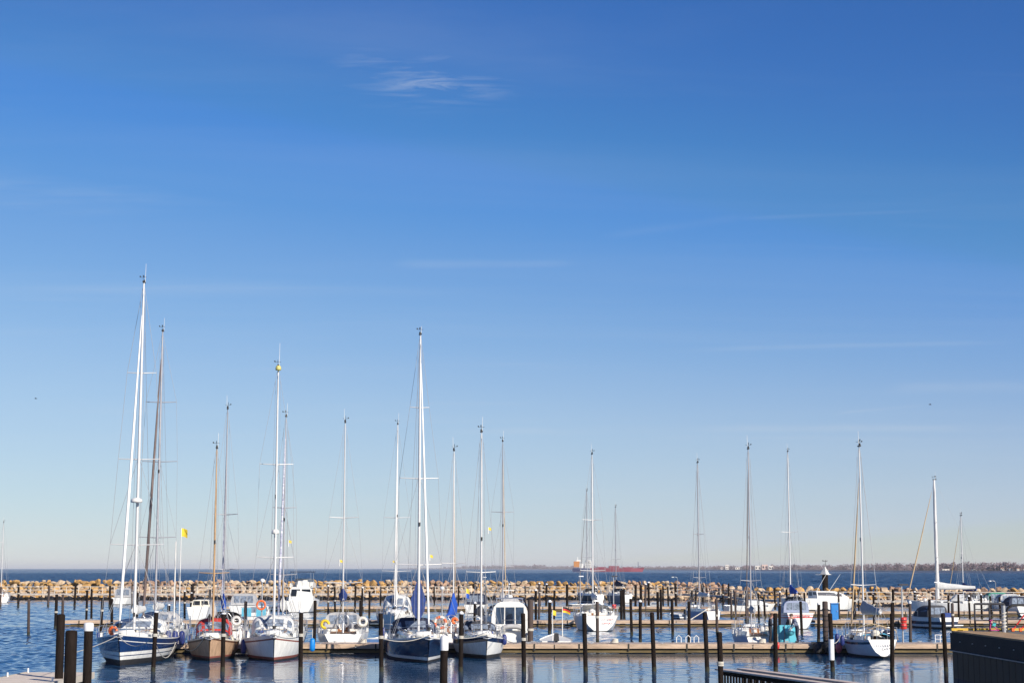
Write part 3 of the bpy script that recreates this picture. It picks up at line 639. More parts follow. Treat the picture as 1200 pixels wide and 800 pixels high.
motor('cabin_cruiser', 'grey covered cabin cruiser with white side moored by the far walkway', 140, 238, 6, 'stern',
      W(L=6.5, B=2.6, fb=(1.0, 1.0, 1.3), hull=WHITE, canopy=(-.22, .9, 1.3, 1.5, CGREY), cabin=(-.1, .25, .7, WINDOW)), GW)
motor('cabin_cruiser', 'white cabin cruiser with tan framed windows behind the navy yacht stern', 231, 158, -2, 'stern',
      W(L=6.8, B=2.15, fb=(1.5, 1.4, 1.7), hull=WHITE, cabin=(-.2, .2, .75, WINDOW), cabm=CREAM, nwin=2))
motor('flybridge_yacht', 'white flybridge yacht with dark awning on top', 350, 196, 0, 'stern',
      W(L=10.5, B=3.6, fb=(1.35, 1.3, 1.7), hull=WHITE, cabin=(-.32, .2, 1.55, WINDOW), nwin=3, fly=1.75, platform=None, tw=.92, cat='motor yacht'))
motor('cabin_cruiser', 'white boat with turquoise weather cloths on its stern rail', 297, 152.5, 2, 'stern',
      W(L=6.5, B=2.4, fb=(.75, .8, 1.1), hull=WHITE, cloth=CTURQ, cabin=(-.1, .2, .9, CLEARW)))
motor('cabin_cruiser', 'white cruiser with wide grey canvas canopy behind the turquoise weather cloths', 282, 186, 2, 'stern',
      W(L=7, B=2.9, fb=(1.0, 1.0, 1.3), hull=WHITE, canopy=(-.2, .95, 1.25, 1.8, CGREY), cabin=(-.05, .25, .8, WINDOW)))
motor('cabin_cruiser', 'blue canvas covered cruiser behind the dark sheer striped yacht', 556, 192, 3, 'stern',
      W(L=7, B=2.6, fb=(1.0, 1.0, 1.3), hull=WHITE, canopy=(-.2, .95, 1.2, 2.0, CNAVY), cabin=(-.05, .25, .8, WINDOW)))
motor('runabout', 'little white runabout beyond the far pier beside a cluster of posts', 764, 203.5, 20, 'stern',
      W(L=3.6, B=1.5, fb=(.6, .6, .8), hull=WHITE, canopy=(0, .8, .45, .9, CWHITE), bowrail=False))
motor('dinghy', 'small grey inflatable dinghy by the lavender sloop', 803, 172, -20, 'stern',
      W(L=3.2, B=1.5, fb=(.45, .45, .6), hull=GREYH, outboard=True, bowrail=False, cat='dinghy'))
motor('dinghy', 'dark low dinghy floating in front of the black hulled yacht', 668, 222, 70, 'stern',
      W(L=4.2, B=1.5, fb=(.4, .4, .55), hull=BLACKH, bowrail=False, cat='dinghy'))
for px, Y, lab, cm, wdt in ((1178, 210, 'white cruiser with green canopy beyond the rope wrapped quay post', mat('canvas_green', (.05, .22, .16), .85), 3.0), (1193, 198, 'white cruiser with grey canopy beyond the black hooped handrail', CGREY, 2.8), (1206, 180, 'white cruiser with navy canopy by the red ladder rails', CNAVY, 2.9)):
    motor('cabin_cruiser', lab, px, Y, -12, 'stern', W(L=7.5, B=wdt, fb=(1.1, 1.05, 1.3), hull=WHITE, canopy=(-.2, .9, 1.0, 1.5, cm), cabin=(-.05, .25, .6, WINDOW)))
motor('rowing_boat', 'small blue and white rowing boat at the front pier beside the dark navy yacht', 441, 106.6, 14, 'stern',
      W(L=3.6, B=1.35, fb=(.75, .7, .95), hull=mat('dinghy_blue', (.12, .24, .50), .4), bowrail=False, cat='rowing boat'))
# turquoise work boat
ot = motor('work_boat', 'square turquoise work boat with the white haired person aboard', 921.5, 106.2, -3, 'stern',
      W(L=5.0, B=1.5, fb=(1.55, 1.2, 1.3), hull=TURQ, boot=TURQ, rail=TURQ, tw=.95, bowrail=False, p0=.1, cat='work boat'))
b = MB(); b.tube([(-.10, -2.53, .2), (-.10, -2.53, 1.5)], .035, 6); b.build('stern_post', GREYH, ot)

# ------------------------------------------------------------------ piers
def pier(label, x0, x1, Y, depth, group='wooden floating piers', zt=.55):
    c = (x0 + x1) / 2; root = tag(empty('pier', (c, Y + depth / 2, 0)), label, 'pier', group); ln = x1 - x0
    b = MB(); n = int(ln / .16); w = ln / n
    for i in range(n): b.box((-ln / 2 + (i + .5) * w, 0.0, zt - .03 + random.uniform(-.004, .004)), (w - .014, depth - .10, .05))
    b.build('deck_boards', BOARD, root)
    for sy in (-1, 1):
        b = MB(); seg = 6.0; k = int(ln / seg) + 1
        for i in range(k): b.box((-ln / 2 + (i + .5) * ln / k, sy * (depth / 2 - .04), zt - .14), (ln / k - .07, .08, .25))
        b.build('side_beam', BEAM, root)
        b = MB(); b.box((0, sy * (depth / 2 - .12), .11), (ln, .12, .13)); b.build('lower_beam', BEAML, root)
    b = MB(); k = int(ln / 5)
    for i in range(k): b.box((-ln / 2 + (i + .5) * ln / k, 0, .02), (3.2, depth - .5, .5))
    b.build('float', FLOAT, root)
    for i in range(int(ln / 3)):
        b = MB(); x = -ln / 2 + 1.2 + i * 3 + random.uniform(-.3, .3); b.box((x, -depth / 2 - .012, zt - .2), (.09, .03, .42)); b.build('bracket', FLOAT, root)
    for i in range(int(ln / 4)):
        for sy in (-1, 1):
            b = MB(); x = -ln / 2 + 2 + i * 4 + random.uniform(-.4, .4); b.box((x, sy * (depth / 2 - .25), zt + .03), (.06, .06, .06)); b.box((x, sy * (depth / 2 - .25), zt + .07), (.26, .05, .04)); b.build('cleat', GALV, root)
    return root
Y1, Y2, Y3 = 103.0, 149.0, 202.0
pier('front wooden pier with the two standing people on it', xat(185, Y1), xat(1230, Y1), Y1 - .2, 2.6)
pier('middle wooden pier running behind the front pier up to the lavender sloop', xat(75, Y2), xat(872, Y2), Y2, 2.4)
pier('short wooden pier between the white motorboat and the navy speedboat', xat(956, Y2), xat(1240, Y2), Y2 + .5, 2.4)
pier('third wooden pier below the flybridge yacht, behind the middle pier', xat(265, Y3), xat(842, Y3), Y3, 2.2)
pier('far wooden pier beneath the sleek white motor yacht', xat(842, 180) + .2, xat(1250, 180), 180, 2.2)

# small white hoops and collars on the front pier
for k, px in enumerate((795.5, 806.5, 816)):
    b = MB(); X = xat(px, 105); b.tube([(X - .14, 105, .5), (X - .14, 105, .85), (X, 105, .98), (X + .14, 105, .85), (X + .14, 105, .5)], .03, 6)
    tag(b.build('ladder_hoop', CAPW), 'white ladder hoop on the front pier, %s from the lavender sloop' % ('first', 'second', 'third')[2 - k if False else k], 'ladder hoop', 'white ladder hoops')
o = tag(empty('ladder', (xat(1102, 105), 105, 0)), 'low white boarding rail on the front pier by the capped post', 'rail')
b = MB()
for sx in (-.3, 0, .3): b.tube([(sx, 0, .5), (sx, 0, 1.0)], .025, 5)
b.build('post', CAPW, o); b = MB(); b.tube([(-.3, 0, 1.0), (.3, 0, 1.0)], .025, 5); b.tube([(-.3, 0, .75), (.3, 0, .75)], .02, 5); b.build('top_rail', CAPW, o)

# ------------------------------------------------------------------ posts
CAPN = MB(); CAPN.lathe([(.11, 0), (.112, .06), (.09, .14), (.03, .18)], n=12)
def post(px, ytop, Y, label, w=.19, cap=None, m=POST, rope=None, group='dark mooring posts', zb=-1.5, name='mooring_post', sleeve=None):
    zt = at(px, ytop, Y).z; X = xat(px, Y, zt - .6)
    root = tag(empty(name, (X, Y, 0)), label, 'mooring post', group)
    b = MB(); r = w / 2; k = random.uniform(-.028, .028); rope = rope or (random.uniform(1.2, 1.8) if Y > 100 and random.random() < .3 else None)
    k = 0 if w > .3 else k
    b.lathe([(r * 1.02, zb), (r * 1.02, .0), (r, zt - .08), (r * .93, zt - .02), (r * .5, zt)], n=12); b.v = [(v[0] + k * (v[2]), v[1], v[2]) for v in b.v]
    b.build('pole', m, root)
    b = MB(); b.lathe([(r * 1.04, -.3), (r * 1.06, .16), (r * 1.03, .22)], n=12); b.build('weed_band', mat('weed', (.026, .026, .012), .85, .4, 8), root)
    if cap:
        b = MB(); b.lathe([(r * 1.10, zt - cap), (r * 1.14, zt - .06), (r * 1.08, zt + .0), (r * .8, zt + (.03 if px < 300 else .07)), (r * .2, zt + (.035 if px < 300 else .10))], (k * zt, 0, 0), 12); b.build('cap', CAPW, root)
    if rope:
        b = MB()
        for q in range(3): b.torus((k * rope, 0, rope + q * .05), r * 1.12, .022, 'z', 12, 5)
        b.build('rope_wrap', ROPE, root)
    if sleeve:
        b = MB(); b.lathe([(r * 1.25, sleeve[0]), (r * 1.25, sleeve[1])], (k * sleeve[1], 0, 0), 12); b.build('sleeve', CAPW, root)
    return root
YF = 85
front = [(181, 716, .055, 1.7, 'slim dark post in the water before the navy yacht'), (262, 718, .055, 1.7, 'slim dark post standing before the tan motorsailer hull'),
         (353, 716, .055, 1.7, 'slim white topped post before the red striped yacht'), (447.5, 718, None, 1.6, 'slim dark post between the wooden companionway yacht and dark navy yacht'),
         (540, 718, .055, 1.6, 'slim white topped post between the dark navy yacht and sheer striped yacht'), (614, 718, None, 1.5, 'slim dark post in front of the grey guide pile'),
         (686, 718, None, None, 'slim dark post in the water before the red lettered yacht'), (766, 717, None, None, 'slim dark bare post before the empty middle of the front pier'),
         (828, 717, None, None, 'slim dark bare post before the three white ladder hoops'), (908, 718, None, None, 'slim dark post in front of the turquoise work boat'),
         (974.5, 718, None, None, 'slim dark post with a white sleeve at pier height'), (1044, 718, None, None, 'slim dark post before the transom of the sloop with turquoise cover'),
         (1107, 718, None, None, 'slim dark post in the water close to the dark quay wall')]
FP = {}
for px, yt, cap, rp, lab in front:
    FP[px] = post(px, yt, YF, lab, .215, cap, rope=rp, sleeve=(.55, 1.55) if px == 974.5 else None)
GB = 'big foreground mooring piles'
post(71, 719, 70, 'big black pile at the back corner of the pale pontoon', .34, None, group=GB)
post(83, 738, 57, 'shortest looking big black pile without cap on the pale pontoon', .40, None, group=GB)
post(103.5, 730, 66, 'big black pile with white cap on the pale pontoon', .34, .28, group=GB)
post(519.5, 747, 60, 'big dark pile with white cap before the dark navy yacht', .26, .42, group=GB)
post(845, 740, 55, 'dark pile with white rope knot at the end of the slatted gangway', .17, None, rope=1.95, group=GB)
GP = 'grey guide piles of the front pier'
for px, yt, Y, lab in ((621.5, 702, 105.9, 'thick grey brown guide pile beside the tall white cabin cruiser'), (967, 704, 105.9, 'thick dark wrapped guide pile beside the white sleeved post')):
    o = post(px, yt, Y, lab, .34, None, m=POSTG, group=GP, name='guide_pile')
    b = MB(); b.box((0, -.05, .45), (.7, .6, .22)); b.build('collar', GALV if px < 700 else BLACKP, o)
    if px > 700:
        for q in range(6):
            b = MB(); b.torus((0, 0, .8 + q * .33 + (q % 2) * .06), .185, .03, 'z', 14, 5); b.build('rope_wrap', BLACKP, o)
o = tag(empty('rubber_fender_block', (xat(964, 102.6), 102.55, 0)), 'black rubber fender block on the front pier below the wrapped pile', 'fender block')
b = MB()
for sx in (-.3, .3): b.lathe([(.22, .05), (.26, .15), (.26, .55), (.2, .62)], (sx, 0, 0), 12)
b.build('tyre', BLACKP, o); b = MB(); b.box((0, .12, .62), (1.3, .12, .12)); b.build('bracket', BLACKP, o)

LM = [(-30, 'the frame edge'), (4, 'the tiny white sloop'), (140, 'the grey-covered cruiser'), (176, 'the navy yacht'), (231, 'the tan-window cruiser'), (297, 'the turquoise cloths'), (350, 'the flybridge yacht'), (404, 'the companionway yacht'), (465, 'the pilothouse yacht'),
      (527, 'the bright-blue cover'), (598, 'the blue-canopied cruiser'), (652, 'the fishing dinghy'), (690, 'the red-lettered yacht'), (738, 'the grey-hulled yacht'), (816, 'the lavender sloop'), (877, 'the pale-blue sloop'), (938, 'the red-banded motorboat'),
      (967, 'the beacon'), (1006, 'the tan sail'), (1057, 'the red canisters'), (1098, 'the thick mast'), (1176, 'the rope-wrapped post'), (1240, 'the frame edge')]
ORD = 'first second third fourth fifth sixth seventh eighth ninth tenth eleventh twelfth thirteenth fourteenth fifteenth sixteenth seventeenth eighteenth nineteenth twentieth'.split()
def auto_labels(pxs, what):
    cnt = {}; out = []
    for px in sorted(pxs):
        i = max(k for k in range(len(LM)) if LM[k][0] <= px); A, Bq = LM[i][1], LM[min(i + 1, len(LM) - 1)][1]
        if A == 'the frame edge': key = '%s, %%s before %s' % (what, Bq)
        elif Bq == 'the frame edge': key = '%s, %%s past %s' % (what, A)
        else: key = '%s, %%s from %s towards %s' % (what, A, Bq)
        c = cnt.get(key, 0); cnt[key] = c + 1; out.append((px, key % ORD[min(c, 19)]))
    return dict(out)
def row(data, what, w=.215, group='dark mooring posts'):
    labs = auto_labels([d[0] for d in data], what)
    for d in data:
        px, yt, Y = d[:3]
        ww = d[3] if len(d) > 3 else w
        post(px, yt, Y, labs[px], ww, random.choice([None, None, None, None, .06]) if len(d) < 5 else d[4], m=POST if random.random() < .7 else POSTG, group=group)
row([(34.5, 701, 131), (119, 700, 131), (132, 701, 129), (198, 708, 119), (287, 704, 121), (369, 703, 119), (422, 703, 128), (644, 704, 134, .26, .08), (700, 704, 118), (740, 701, 131), (750, 704, 118), (788, 701, 131), (807, 704, 117),
     (840, 701, 133), (913, 709, 131), (939, 704, 134), (958.5, 707, 118), (1024, 713, 127), (1045.5, 706, 132), (1066, 705, 118, .2, .1), (1089, 702, 131), (1116, 706, 132), (556, 706, 131), (603, 702, 131)], 'dark post before the middle pier')
row([(66, 696, 145, .26), (74, 696, 153, .24), (102, 691, 158), (108, 690, 165), (161, 694, 160), (217, 692, 164), (224, 694, 170), (246, 690, 165), (385, 686, 190), (393, 687, 190), (416, 686, 186), (424, 688, 186), (433, 692, 178), (628, 691, 160, .24), (649, 691, 165),
     (631.5, 694, 172), (728, 691, 160, .26), (731.5, 690, 166, .24), (771, 693, 163, .26), (774.5, 690, 166, .24), (811.5, 691, 185), (815, 690, 190), (857, 694, 176), (862, 692, 170), (875, 692, 166, .34), (889, 695, 172), (896, 696, 172), (914, 693, 176), (943, 694, 176), (983, 693, 176), (1001, 690, 172, .32), (1046, 690, 172, .26),
     (1024, 696, 172), (1111, 697, 172), (1123, 696, 172), (1136, 698, 168), (1150, 696, 172), (1161, 698, 172), (1172, 699, 172)], 'dark post behind the middle pier')
row([(1, 687, 226, .3), (22, 687, 230, .3), (57, 686, 230, .3), (88, 685, 230, .3), (129, 686, 230, .3), (155, 686, 232), (205, 685, 232, .3), (225.5, 684, 232, .4), (331, 685, 232), (345, 685, 232), (400, 686, 232), (446, 687, 232), (487, 687, 232), (509, 687, 232), (537, 686, 232), (569, 685, 232), (597, 684, 232, .3), (616, 686, 232), (632.5, 683, 232, .3), (640, 684, 228, .3), (664.5, 684, 226, .34),
     (696, 685, 232), (744.5, 685, 226, .3), (751, 685, 226, .34), (756, 684, 222, .3), (760, 682, 222, .3), (777, 686, 222), (783, 687, 222), (792, 683, 224, .3), (823, 683, 222, .34), (847, 684, 222), (853.5, 683, 222), (908, 688, 205), (922, 690, 205), (932, 691, 205), (962, 690, 205), (1006, 690, 205), (1072, 693, 205, .3), (1097, 692, 205), (1137.5, 694, 200), (1184, 697, 200), (1194, 697, 200)], 'dark post by the breakwater walkway', group='dark posts along the breakwater walkway')

# ------------------------------------------------------------------ breakwater
BW = [(-260, 276, 283, 3.15), (500, 276, 284, 3.1), (700, 276, 285, 3.0), (800, 272, 283, 2.85), (845, 262, 272, 2.65), (880, 236, 246, 2.3), (930, 230, 240, 2.45), (1100, 228, 238, 2.4), (1450, 222, 232, 2.3)]
def bw(px):
    for a, b_ in zip(BW, BW[1:]):
        if px <= b_[0]:
            u = (px - a[0]) / (b_[0] - a[0]); return [a[i] + (b_[i] - a[i]) * u for i in range(4)]
    return list(BW[-1])
OCH = [mat('boulder_ochre', (.62, .37, .12), .9, .5, 1.9, bump=1, bscale=4, rgb2=(.28, .16, .07)), mat('boulder_pale', (.66, .52, .37), .9, .4, 1.9, bump=1, bscale=4, rgb2=(.33, .23, .14)), mat('boulder_pink', (.52, .34, .23), .9, .4, 1.9, bump=1, bscale=4, rgb2=(.22, .13, .08))]
OCHN = ['ochre', 'pale', 'pinkish']
def boulder_mesh(i, seed, m):
    r = random.Random(seed); bm = bmesh.new()
    sc = (r.uniform(.55, .80), r.uniform(.45, .65), r.uniform(.36, .52))
    for _ in range(13):
        d = Vector((r.gauss(0, 1), r.gauss(0, 1), r.gauss(0, 1))).normalized() * r.uniform(.85, 1.1); bm.verts.new((d.x * sc[0], d.y * sc[1], d.z * sc[2]))
    h = bmesh.ops.convex_hull(bm, input=bm.verts); bmesh.ops.delete(bm, geom=[v for v in bm.verts if not v.link_faces], context='VERTS')
    bmesh.ops.bevel(bm, geom=bm.edges[:] + bm.verts[:], offset=.035, segments=1, affect='EDGES')
    me = bpy.data.meshes.new('boulder'); bm.to_mesh(me); bm.free(); me.materials.append(m)
    return me
BM = [[boulder_mesh(i, 40 + i + 10 * k, OCH[k]) for i in range(6)] for k in range(3)]
def bcol(px, r):
    q = math.sin(px * .021) + .6 * math.sin(px * .057 + 1) + r.uniform(-.9, .9)
    return 0 if q > .3 else (1 if q > -.8 else 2)
# crest and second row as single boulders (300), the rest one mass
rr = random.Random(5); ind = []
px = -12.0
while px < 1212:
    w0 = .95 * (rr.uniform(.75, 1.4)); a = bw(px); st = w0 * 1.02 / (a[2] / F)
    ind.append((px, 0, w0, bcol(px, rr))); px += st
px = -12.0
while px < 1212 and len(ind) < 300:
    w0 = .95 * rr.uniform(.75, 1.35); a = bw(px); ind.append((px, 1, w0, bcol(px, rr))); px += w0 * 1.12 / (a[1] / F)
for rowi in (0, 1):
    for c in range(3):
        sel = [d for d in ind if d[1] == rowi and d[3] == c]
        labs = auto_labels([d[0] for d in sel], '%s boulder %s' % (OCHN[c], ('on the crest', 'below the crest')[rowi]))
        for d in sel:
            px, _, w0, _ = d; a = bw(px); Y = a[2] - rr.uniform(0, .6) - rowi * 1.5; z = a[3] - w0 * .42 - rowi * .62 + rr.uniform(-.08, .14)
            o = bpy.data.objects.new('boulder', rr.choice(BM[c])); COL.objects.link(o)
            o.location = (xat(px, Y, z), Y, z); o.rotation_euler = (rr.uniform(-.4, .4), rr.uniform(-.4, .4), rr.uniform(0, 6.3)); o.scale = [w0 * rr.uniform(.9, 1.1)] * 3
            tag(o, labs[px], 'boulder', 'single boulders along the top of the breakwater')
mbk = MB(); rr = random.Random(11)
def addrock(px, Y, z, w0, c):
    me = rr.choice(BM[c]); M = Matrix.Translation((xat(px, Y, z), Y, z)) @ Matrix.Rotation(rr.uniform(0, 6.3), 4, 'Z') @ Matrix.Rotation(rr.uniform(-.5, .5), 4, 'X') @ Matrix.Scale(w0, 4)
    mbk.add([M @ v.co for v in me.vertices], [tuple(p.vertices) for p in me.polygons], c)
for k in range(8):
    px = -250.0
    while px < 1440:
        a = bw(px); w0 = rr.uniform(.5, 1.2); u = (k + rr.uniform(.2, .8)) / 8
        if True:
            Y = a[2] - 2.4 - (a[2] - 2.4 - a[1]) * u - rr.uniform(0, .3); z = (a[3] - 1.2) * (1 - u) - .05
            addrock(px, Y, z, w0, bcol(px, rr) if rr.random() < .55 else 1)
        px += w0 * 1.12 / (a[1] / F)
for k in range(3):
    px = -250.0
    while px < 1440:
        a = bw(px); w0 = rr.uniform(1.0, 1.6); addrock(px, a[2] + 1.2 + k * 1.3, a[3] - .75 - k * .6, w0, bcol(px, rr)); px += w0 * .95 / (a[1] / F)
# core so that no light passes
o = mbk.build('breakwater_rocks', OCH, fixn=False); kind(o, 'stuff'); tag(o, 'jumbled ochre and pale rocks forming the slopes of the breakwater', 'rocks')
b = MB(); rings = []
for px in range(-260, 1451, 30):
    a = bw(px); rings.append([Vector((xat(px, a[1] + .6), a[1] + .6, -1)), Vector((xat(px, a[2] - 1.5), a[2] - 1.5, a[3] - 1.5)), Vector((xat(px, a[2] + 1.5), a[2] + 1.5, a[3] - 1.4)), Vector((xat(px, a[2] + 7), a[2] + 7, -1))])
b.loft(rings); kind(b.build('terrain_breakwater_core', mat('core_gap_shade', (.03, .024, .02), .95)), 'structure')  # near-black colour paints shade into the gaps between the rocks
RAILP = mat('railing_pale', (.68, .60, .50), .7, .2, 3)
# walkway with railing
b = MB(); rings = []
def wk(px): a = bw(px); return a[1] - 2.2
for px in range(-260, 1451, 10):
    Y = wk(px); z = 1.05 if px < 820 else 1.05 - .2 * min(1, (px - 820) / 60)
    rings.append([Vector((xat(px, Y, 1), Y, z - .28)), Vector((xat(px, Y, 1), Y, z)), Vector((xat(px, Y + 2, 1), Y + 2, z)), Vector((xat(px, Y + 2, 1), Y + 2, z - .28))])
b.loft(rings, closed=True, caps=True); o = b.build('path', CONC); kind(o, 'structure')
root = None; segs = [(-20, 175), (175, 370), (370, 565), (565, 700), (700, 830), (830, 960), (960, 1090), (1090, 1225)]
names = ['beside the tiny white sloop', 'behind the navy yacht and tan motorsailer', 'behind the flybridge and pilothouse yachts', 'behind the tall white cabin cruiser', 'behind the red lettered yacht', 'behind the pale blue sloop', 'below the beacon', 'behind the thick white mast']
for (p0, p1), nm in zip(segs, names):
    x0, yy0 = xat((p0 + p1) / 2, wk((p0 + p1) / 2)), wk((p0 + p1) / 2)
    root = tag(empty('railing', (x0, yy0, 0)), 'pale railing of the breakwater walkway %s' % nm, 'railing', 'railings along the breakwater walkway')
    step = 14; pts = []
    for px in range(int(p0), int(p1) + 1, step):
        Y = wk(px) + .08; z = 1.05 if px < 820 else 1.05 - .2 * min(1, (px - 820) / 60); pts.append(Vector((xat(px, Y, 1.5) - x0, Y - yy0, z)))
    for p in pts:
        b = MB(); b.tube([p, p + Vector((0, 0, 1.05))], .055, 5); b.build('post', RAILP, root)
    for h in (1.05, .55):
        b = MB(); b.tube([p + Vector((0, 0, h)) for p in pts], .055, 5); b.build('rail', RAILP, root)

# beacon at the harbour mouth
bx, by = xat(967, 243, 3), 243
root = tag(empty('beacon', (bx, by, 0)), 'dark beacon pile with pale pyramid top rising over the breakwater', 'beacon')
b = MB(); b.lathe([(.42, -1), (.42, at(967, 673, by).z)], n=14); b.build('pile', POST, root)
z = at(967, 673, by).z; b = MB(); b.lathe([(.80, z), (.80, z + .10), (.62, z + .14), (.06, z + 1.15)], n=4, smooth=False); b.build('cone', mat('beacon_panel', (.62, .62, .60), .5, .3, 4), root)
b = MB(); b.box((-.2, 0, z + .02), (2.3, .12, .06)); b.build('arm', GALV, root)
b = MB(); b.tube([(.1, 0, z + 1.3), (.1, 0, z + 2.1)], .03, 5); b.tube([(-.25, 0, z + 1.9), (.35, 0, z + 1.9)], .03, 5); b.lathe([(.09, 0), (.09, .12)], (-.25, 0, z + 1.9), 8); b.lathe([(.07, 0), (.05, .1)], (.33, 0, z + 1.9), 8); b.build('wind_sensor', BLACKP, root)

# ------------------------------------------------------------------ pier lamps, canister, lifebuoys
def lamp(px, ytop, Y, label, head=CAPW, curve=0, base=.55):
    zt = at(px, ytop, Y).z; root = tag(empty('pier_lamp', (xat(px, Y, 2), Y, base)), label, 'lamp', 'lamps on the piers'); h = zt - base
    b = MB()
    if curve: b.tube([(0, 0, 0), (0, 0, h - .25), (-.12, 0, h - .05), (-.4, 0, h), (-.7, 0, h - .05)], [.05, .04, .04, .04, .04], 6)
    else: b.tube([(0, 0, 0), (0, 0, h)], [.06, .045], 7)
    b.build('pole', GALV, root)
    b = MB()
    if curve: b.lathe([(.10, -.06), (.22, 0), (.16, .08)], (-.75, 0, h - .06), 10)
    else: b.box((.12, 0, h + .02), (.62, .26, .10), taper=.8)
    b.build('lamp_head', head, root)
    return root
l1 = lamp(1057.5, 685, 105, 'lamp pole on the front pier with two red canisters', CDARK)
l2 = lamp(719, 675, 150.5, 'lamp pole on the middle pier with one red canister', CDARK)
for l, zs in ((l1, ((1.55, 'red life saving canister lower on the front pier lamp pole'), (1.92, 'red life saving canister upper on the front pier lamp pole'))), (l2, ((1.75, 'red life saving canister on the middle pier lamp pole'),))):
    for z, lab in zs:
        o = tag(empty('canister', l.location + Vector((.02, -.2, z - .75))), lab, 'canister', 'red life saving canisters')
        b = MB(); b.lathe([(.15, 0), (.19, .03), (.19, .31), (.15, .34)], n=12); b.build('drum', REDP, o); b = MB(); b.torus((0, 0, .17), .20, .02, 'z', 12, 4); b.build('strap', CDARK, o)
def globe(px, ytop, Y, label):
    zt = at(px, ytop, Y).z; root = tag(empty('globe_lamp', (xat(px, Y, 2), Y, .55)), label, 'lamp', 'lamps on the piers'); h = zt - .55
    b = MB(); b.tube([(0, 0, 0), (0, 0, h - .2)], [.07, .05], 7); b.build('pole', GALV, root)
    b = MB(); b.lathe([(.06, -.22), (.17, -.16), (.21, -.05), (.17, .08), (.05, .13)], (0, 0, h - .1), 12); b.build('lamp_head', CAPW, root); return root
g1 = globe(307, 678, 150.6, 'white topped lamp pole with orange lifebuoy on the middle pier')
globe(518, 687, 150.6, 'white globe lamp on the middle pier behind the dark navy yacht')
lamp(680, 675, 203.5, 'pale hooded lamp before the black hulled yacht', CAPW)
lamp(794, 675.5, 262, 'curved whitish swan neck lamp by the breakwater walkway', CAPW, 1, 1.0)
lamp(1097, 682, 182, 'white headed lamp beside the thick white mast', CAPW)
lamp(1167, 680, 228, 'slanting pale lamp at the breakwater beyond the quay railing', CAPW, 1, .8)
lamp(567, 676, 262, 'short pale lamp on the walkway behind the sheer striped yacht', CAPW, 0, 1.0)
def buoy(loc, label, r=.33, mats=(ORANGE, FWHITE), ax='y', arc=1.0):
    o = tag(empty('lifebuoy', loc), label, 'lifebuoy', 'lifebuoys')
    b = MB(); b.torus((0, 0, 0), r, .085, ax, 24, 8, 'alt' if len(mats) > 1 and arc >= 1 else 0, arc); b.build('ring', list(mats), o)
    b = MB(); b.torus((0, -.05, 0), r + .10, .012, ax, 24, 4, 0, arc); b.build('grab_line', ROPE, o); return o
buoy(at(306, 708.5, 150.2), 'orange lifebuoy on the white topped lamp pole', .36, (ORANGE,))
buoy(at(516, 729, 105.9), 'orange and white lifebuoy hung on the stern of the bright blue covered sloop', .33)
buoy(at(277, 727, 106.1), 'white lifebuoy on the stern rail beside the tan motorsailer', .22, (FWHITE,))
buoy(at(425, 728, 106.0), 'white lifebuoy on the stern rail of the wooden companionway yacht', .23, (FWHITE, CREAM))
o = buoy(at(381, 731, 106.0), 'yellow horseshoe buoy on the stern rail of the wooden companionway yacht', .22, (YELLOW,), 'y', .8)
buoy(at(132.5, 738.5, 89.8), 'red orange horseshoe buoy on the bow rail of the navy yacht', .17, (ORANGE,), 'y', .8)
buoy(at(533, 727, 106.0), 'small orange rescue sling beside the orange and white lifebuoy', .14, (ORANGE,), 'y', .8)
# fenders
def fender(px, py, Y, m, label, h=.75, r=.15, ball=False):
    p = at(px, py, Y); o = tag(empty('fender', p), label, 'fender', 'boat fenders')
    b = MB()
    if ball: b.lathe([(.04, .3), (.12, .24), (r, .05), (r * 1.02, -.08), (r * .7, -.26), (.05, -.33)], n=12)
    else: b.lathe([(.04, -h / 2), (r * .8, -h / 2 + .06), (r, -h / 2 + .16), (r, h / 2 - .16), (r * .8, h / 2 - .06), (.05, h / 2)], n=12)
    b.build('body', m, o); b = MB(); b.tube([(0, 0, h / 2 - .02), (0, .02, h / 2 + .5)], .018, 4); b.build('lanyard', ROPE, o)
for px, Y, lab in ((197, 96.5, 'navy fender on the navy yacht quarter, first of three'), (205, 97.4, 'navy fender on the navy yacht quarter, middle of three'), (213, 98.3, 'navy fender on the navy yacht quarter, beside the tan motorsailer')):
    fender(px, 747, Y, FNAVY, lab, .8, .17)
fender(285.5, 757, 97, FNAVY, 'dark navy fender between the tan motorsailer and red striped yacht', .8, .16)
fender(366, 755, 98, FCYAN, 'cyan fender between the red striped yacht and front pier', .75, .16)
fender(591, 749, 98.5, FNAVY, 'navy fender on the sheer striped yacht beside the cabin cruiser', .6, .14)
fender(981, 748, 100, FNAVY, 'navy fender at the bow of the sloop with turquoise cover', .6, .13)
fender(987, 750, 99.5, FNAVY, 'second navy fender beside the bow one of the turquoise covered sloop', .6, .13)
fender(983, 758, 101, FPINK, 'pink ball fender on the front pier edge by the turquoise covered sloop', .5, .2, True)
fender(926, 738, 105.9, TURQ, 'bulging turquoise fender hung on the turquoise work boat', .55, .3, True)
fender(911.5, 756, 102.5, REDP, 'small red fender below the standing man on the front pier', .4, .11)
fender(862, 741, 108, FWHITE, 'white fender at the bow of the pale blue sloop', .5, .1)
fender(449, 741, 98, FNAVY, 'dark fender on the dark navy yacht beside the slim post', .6, .13)

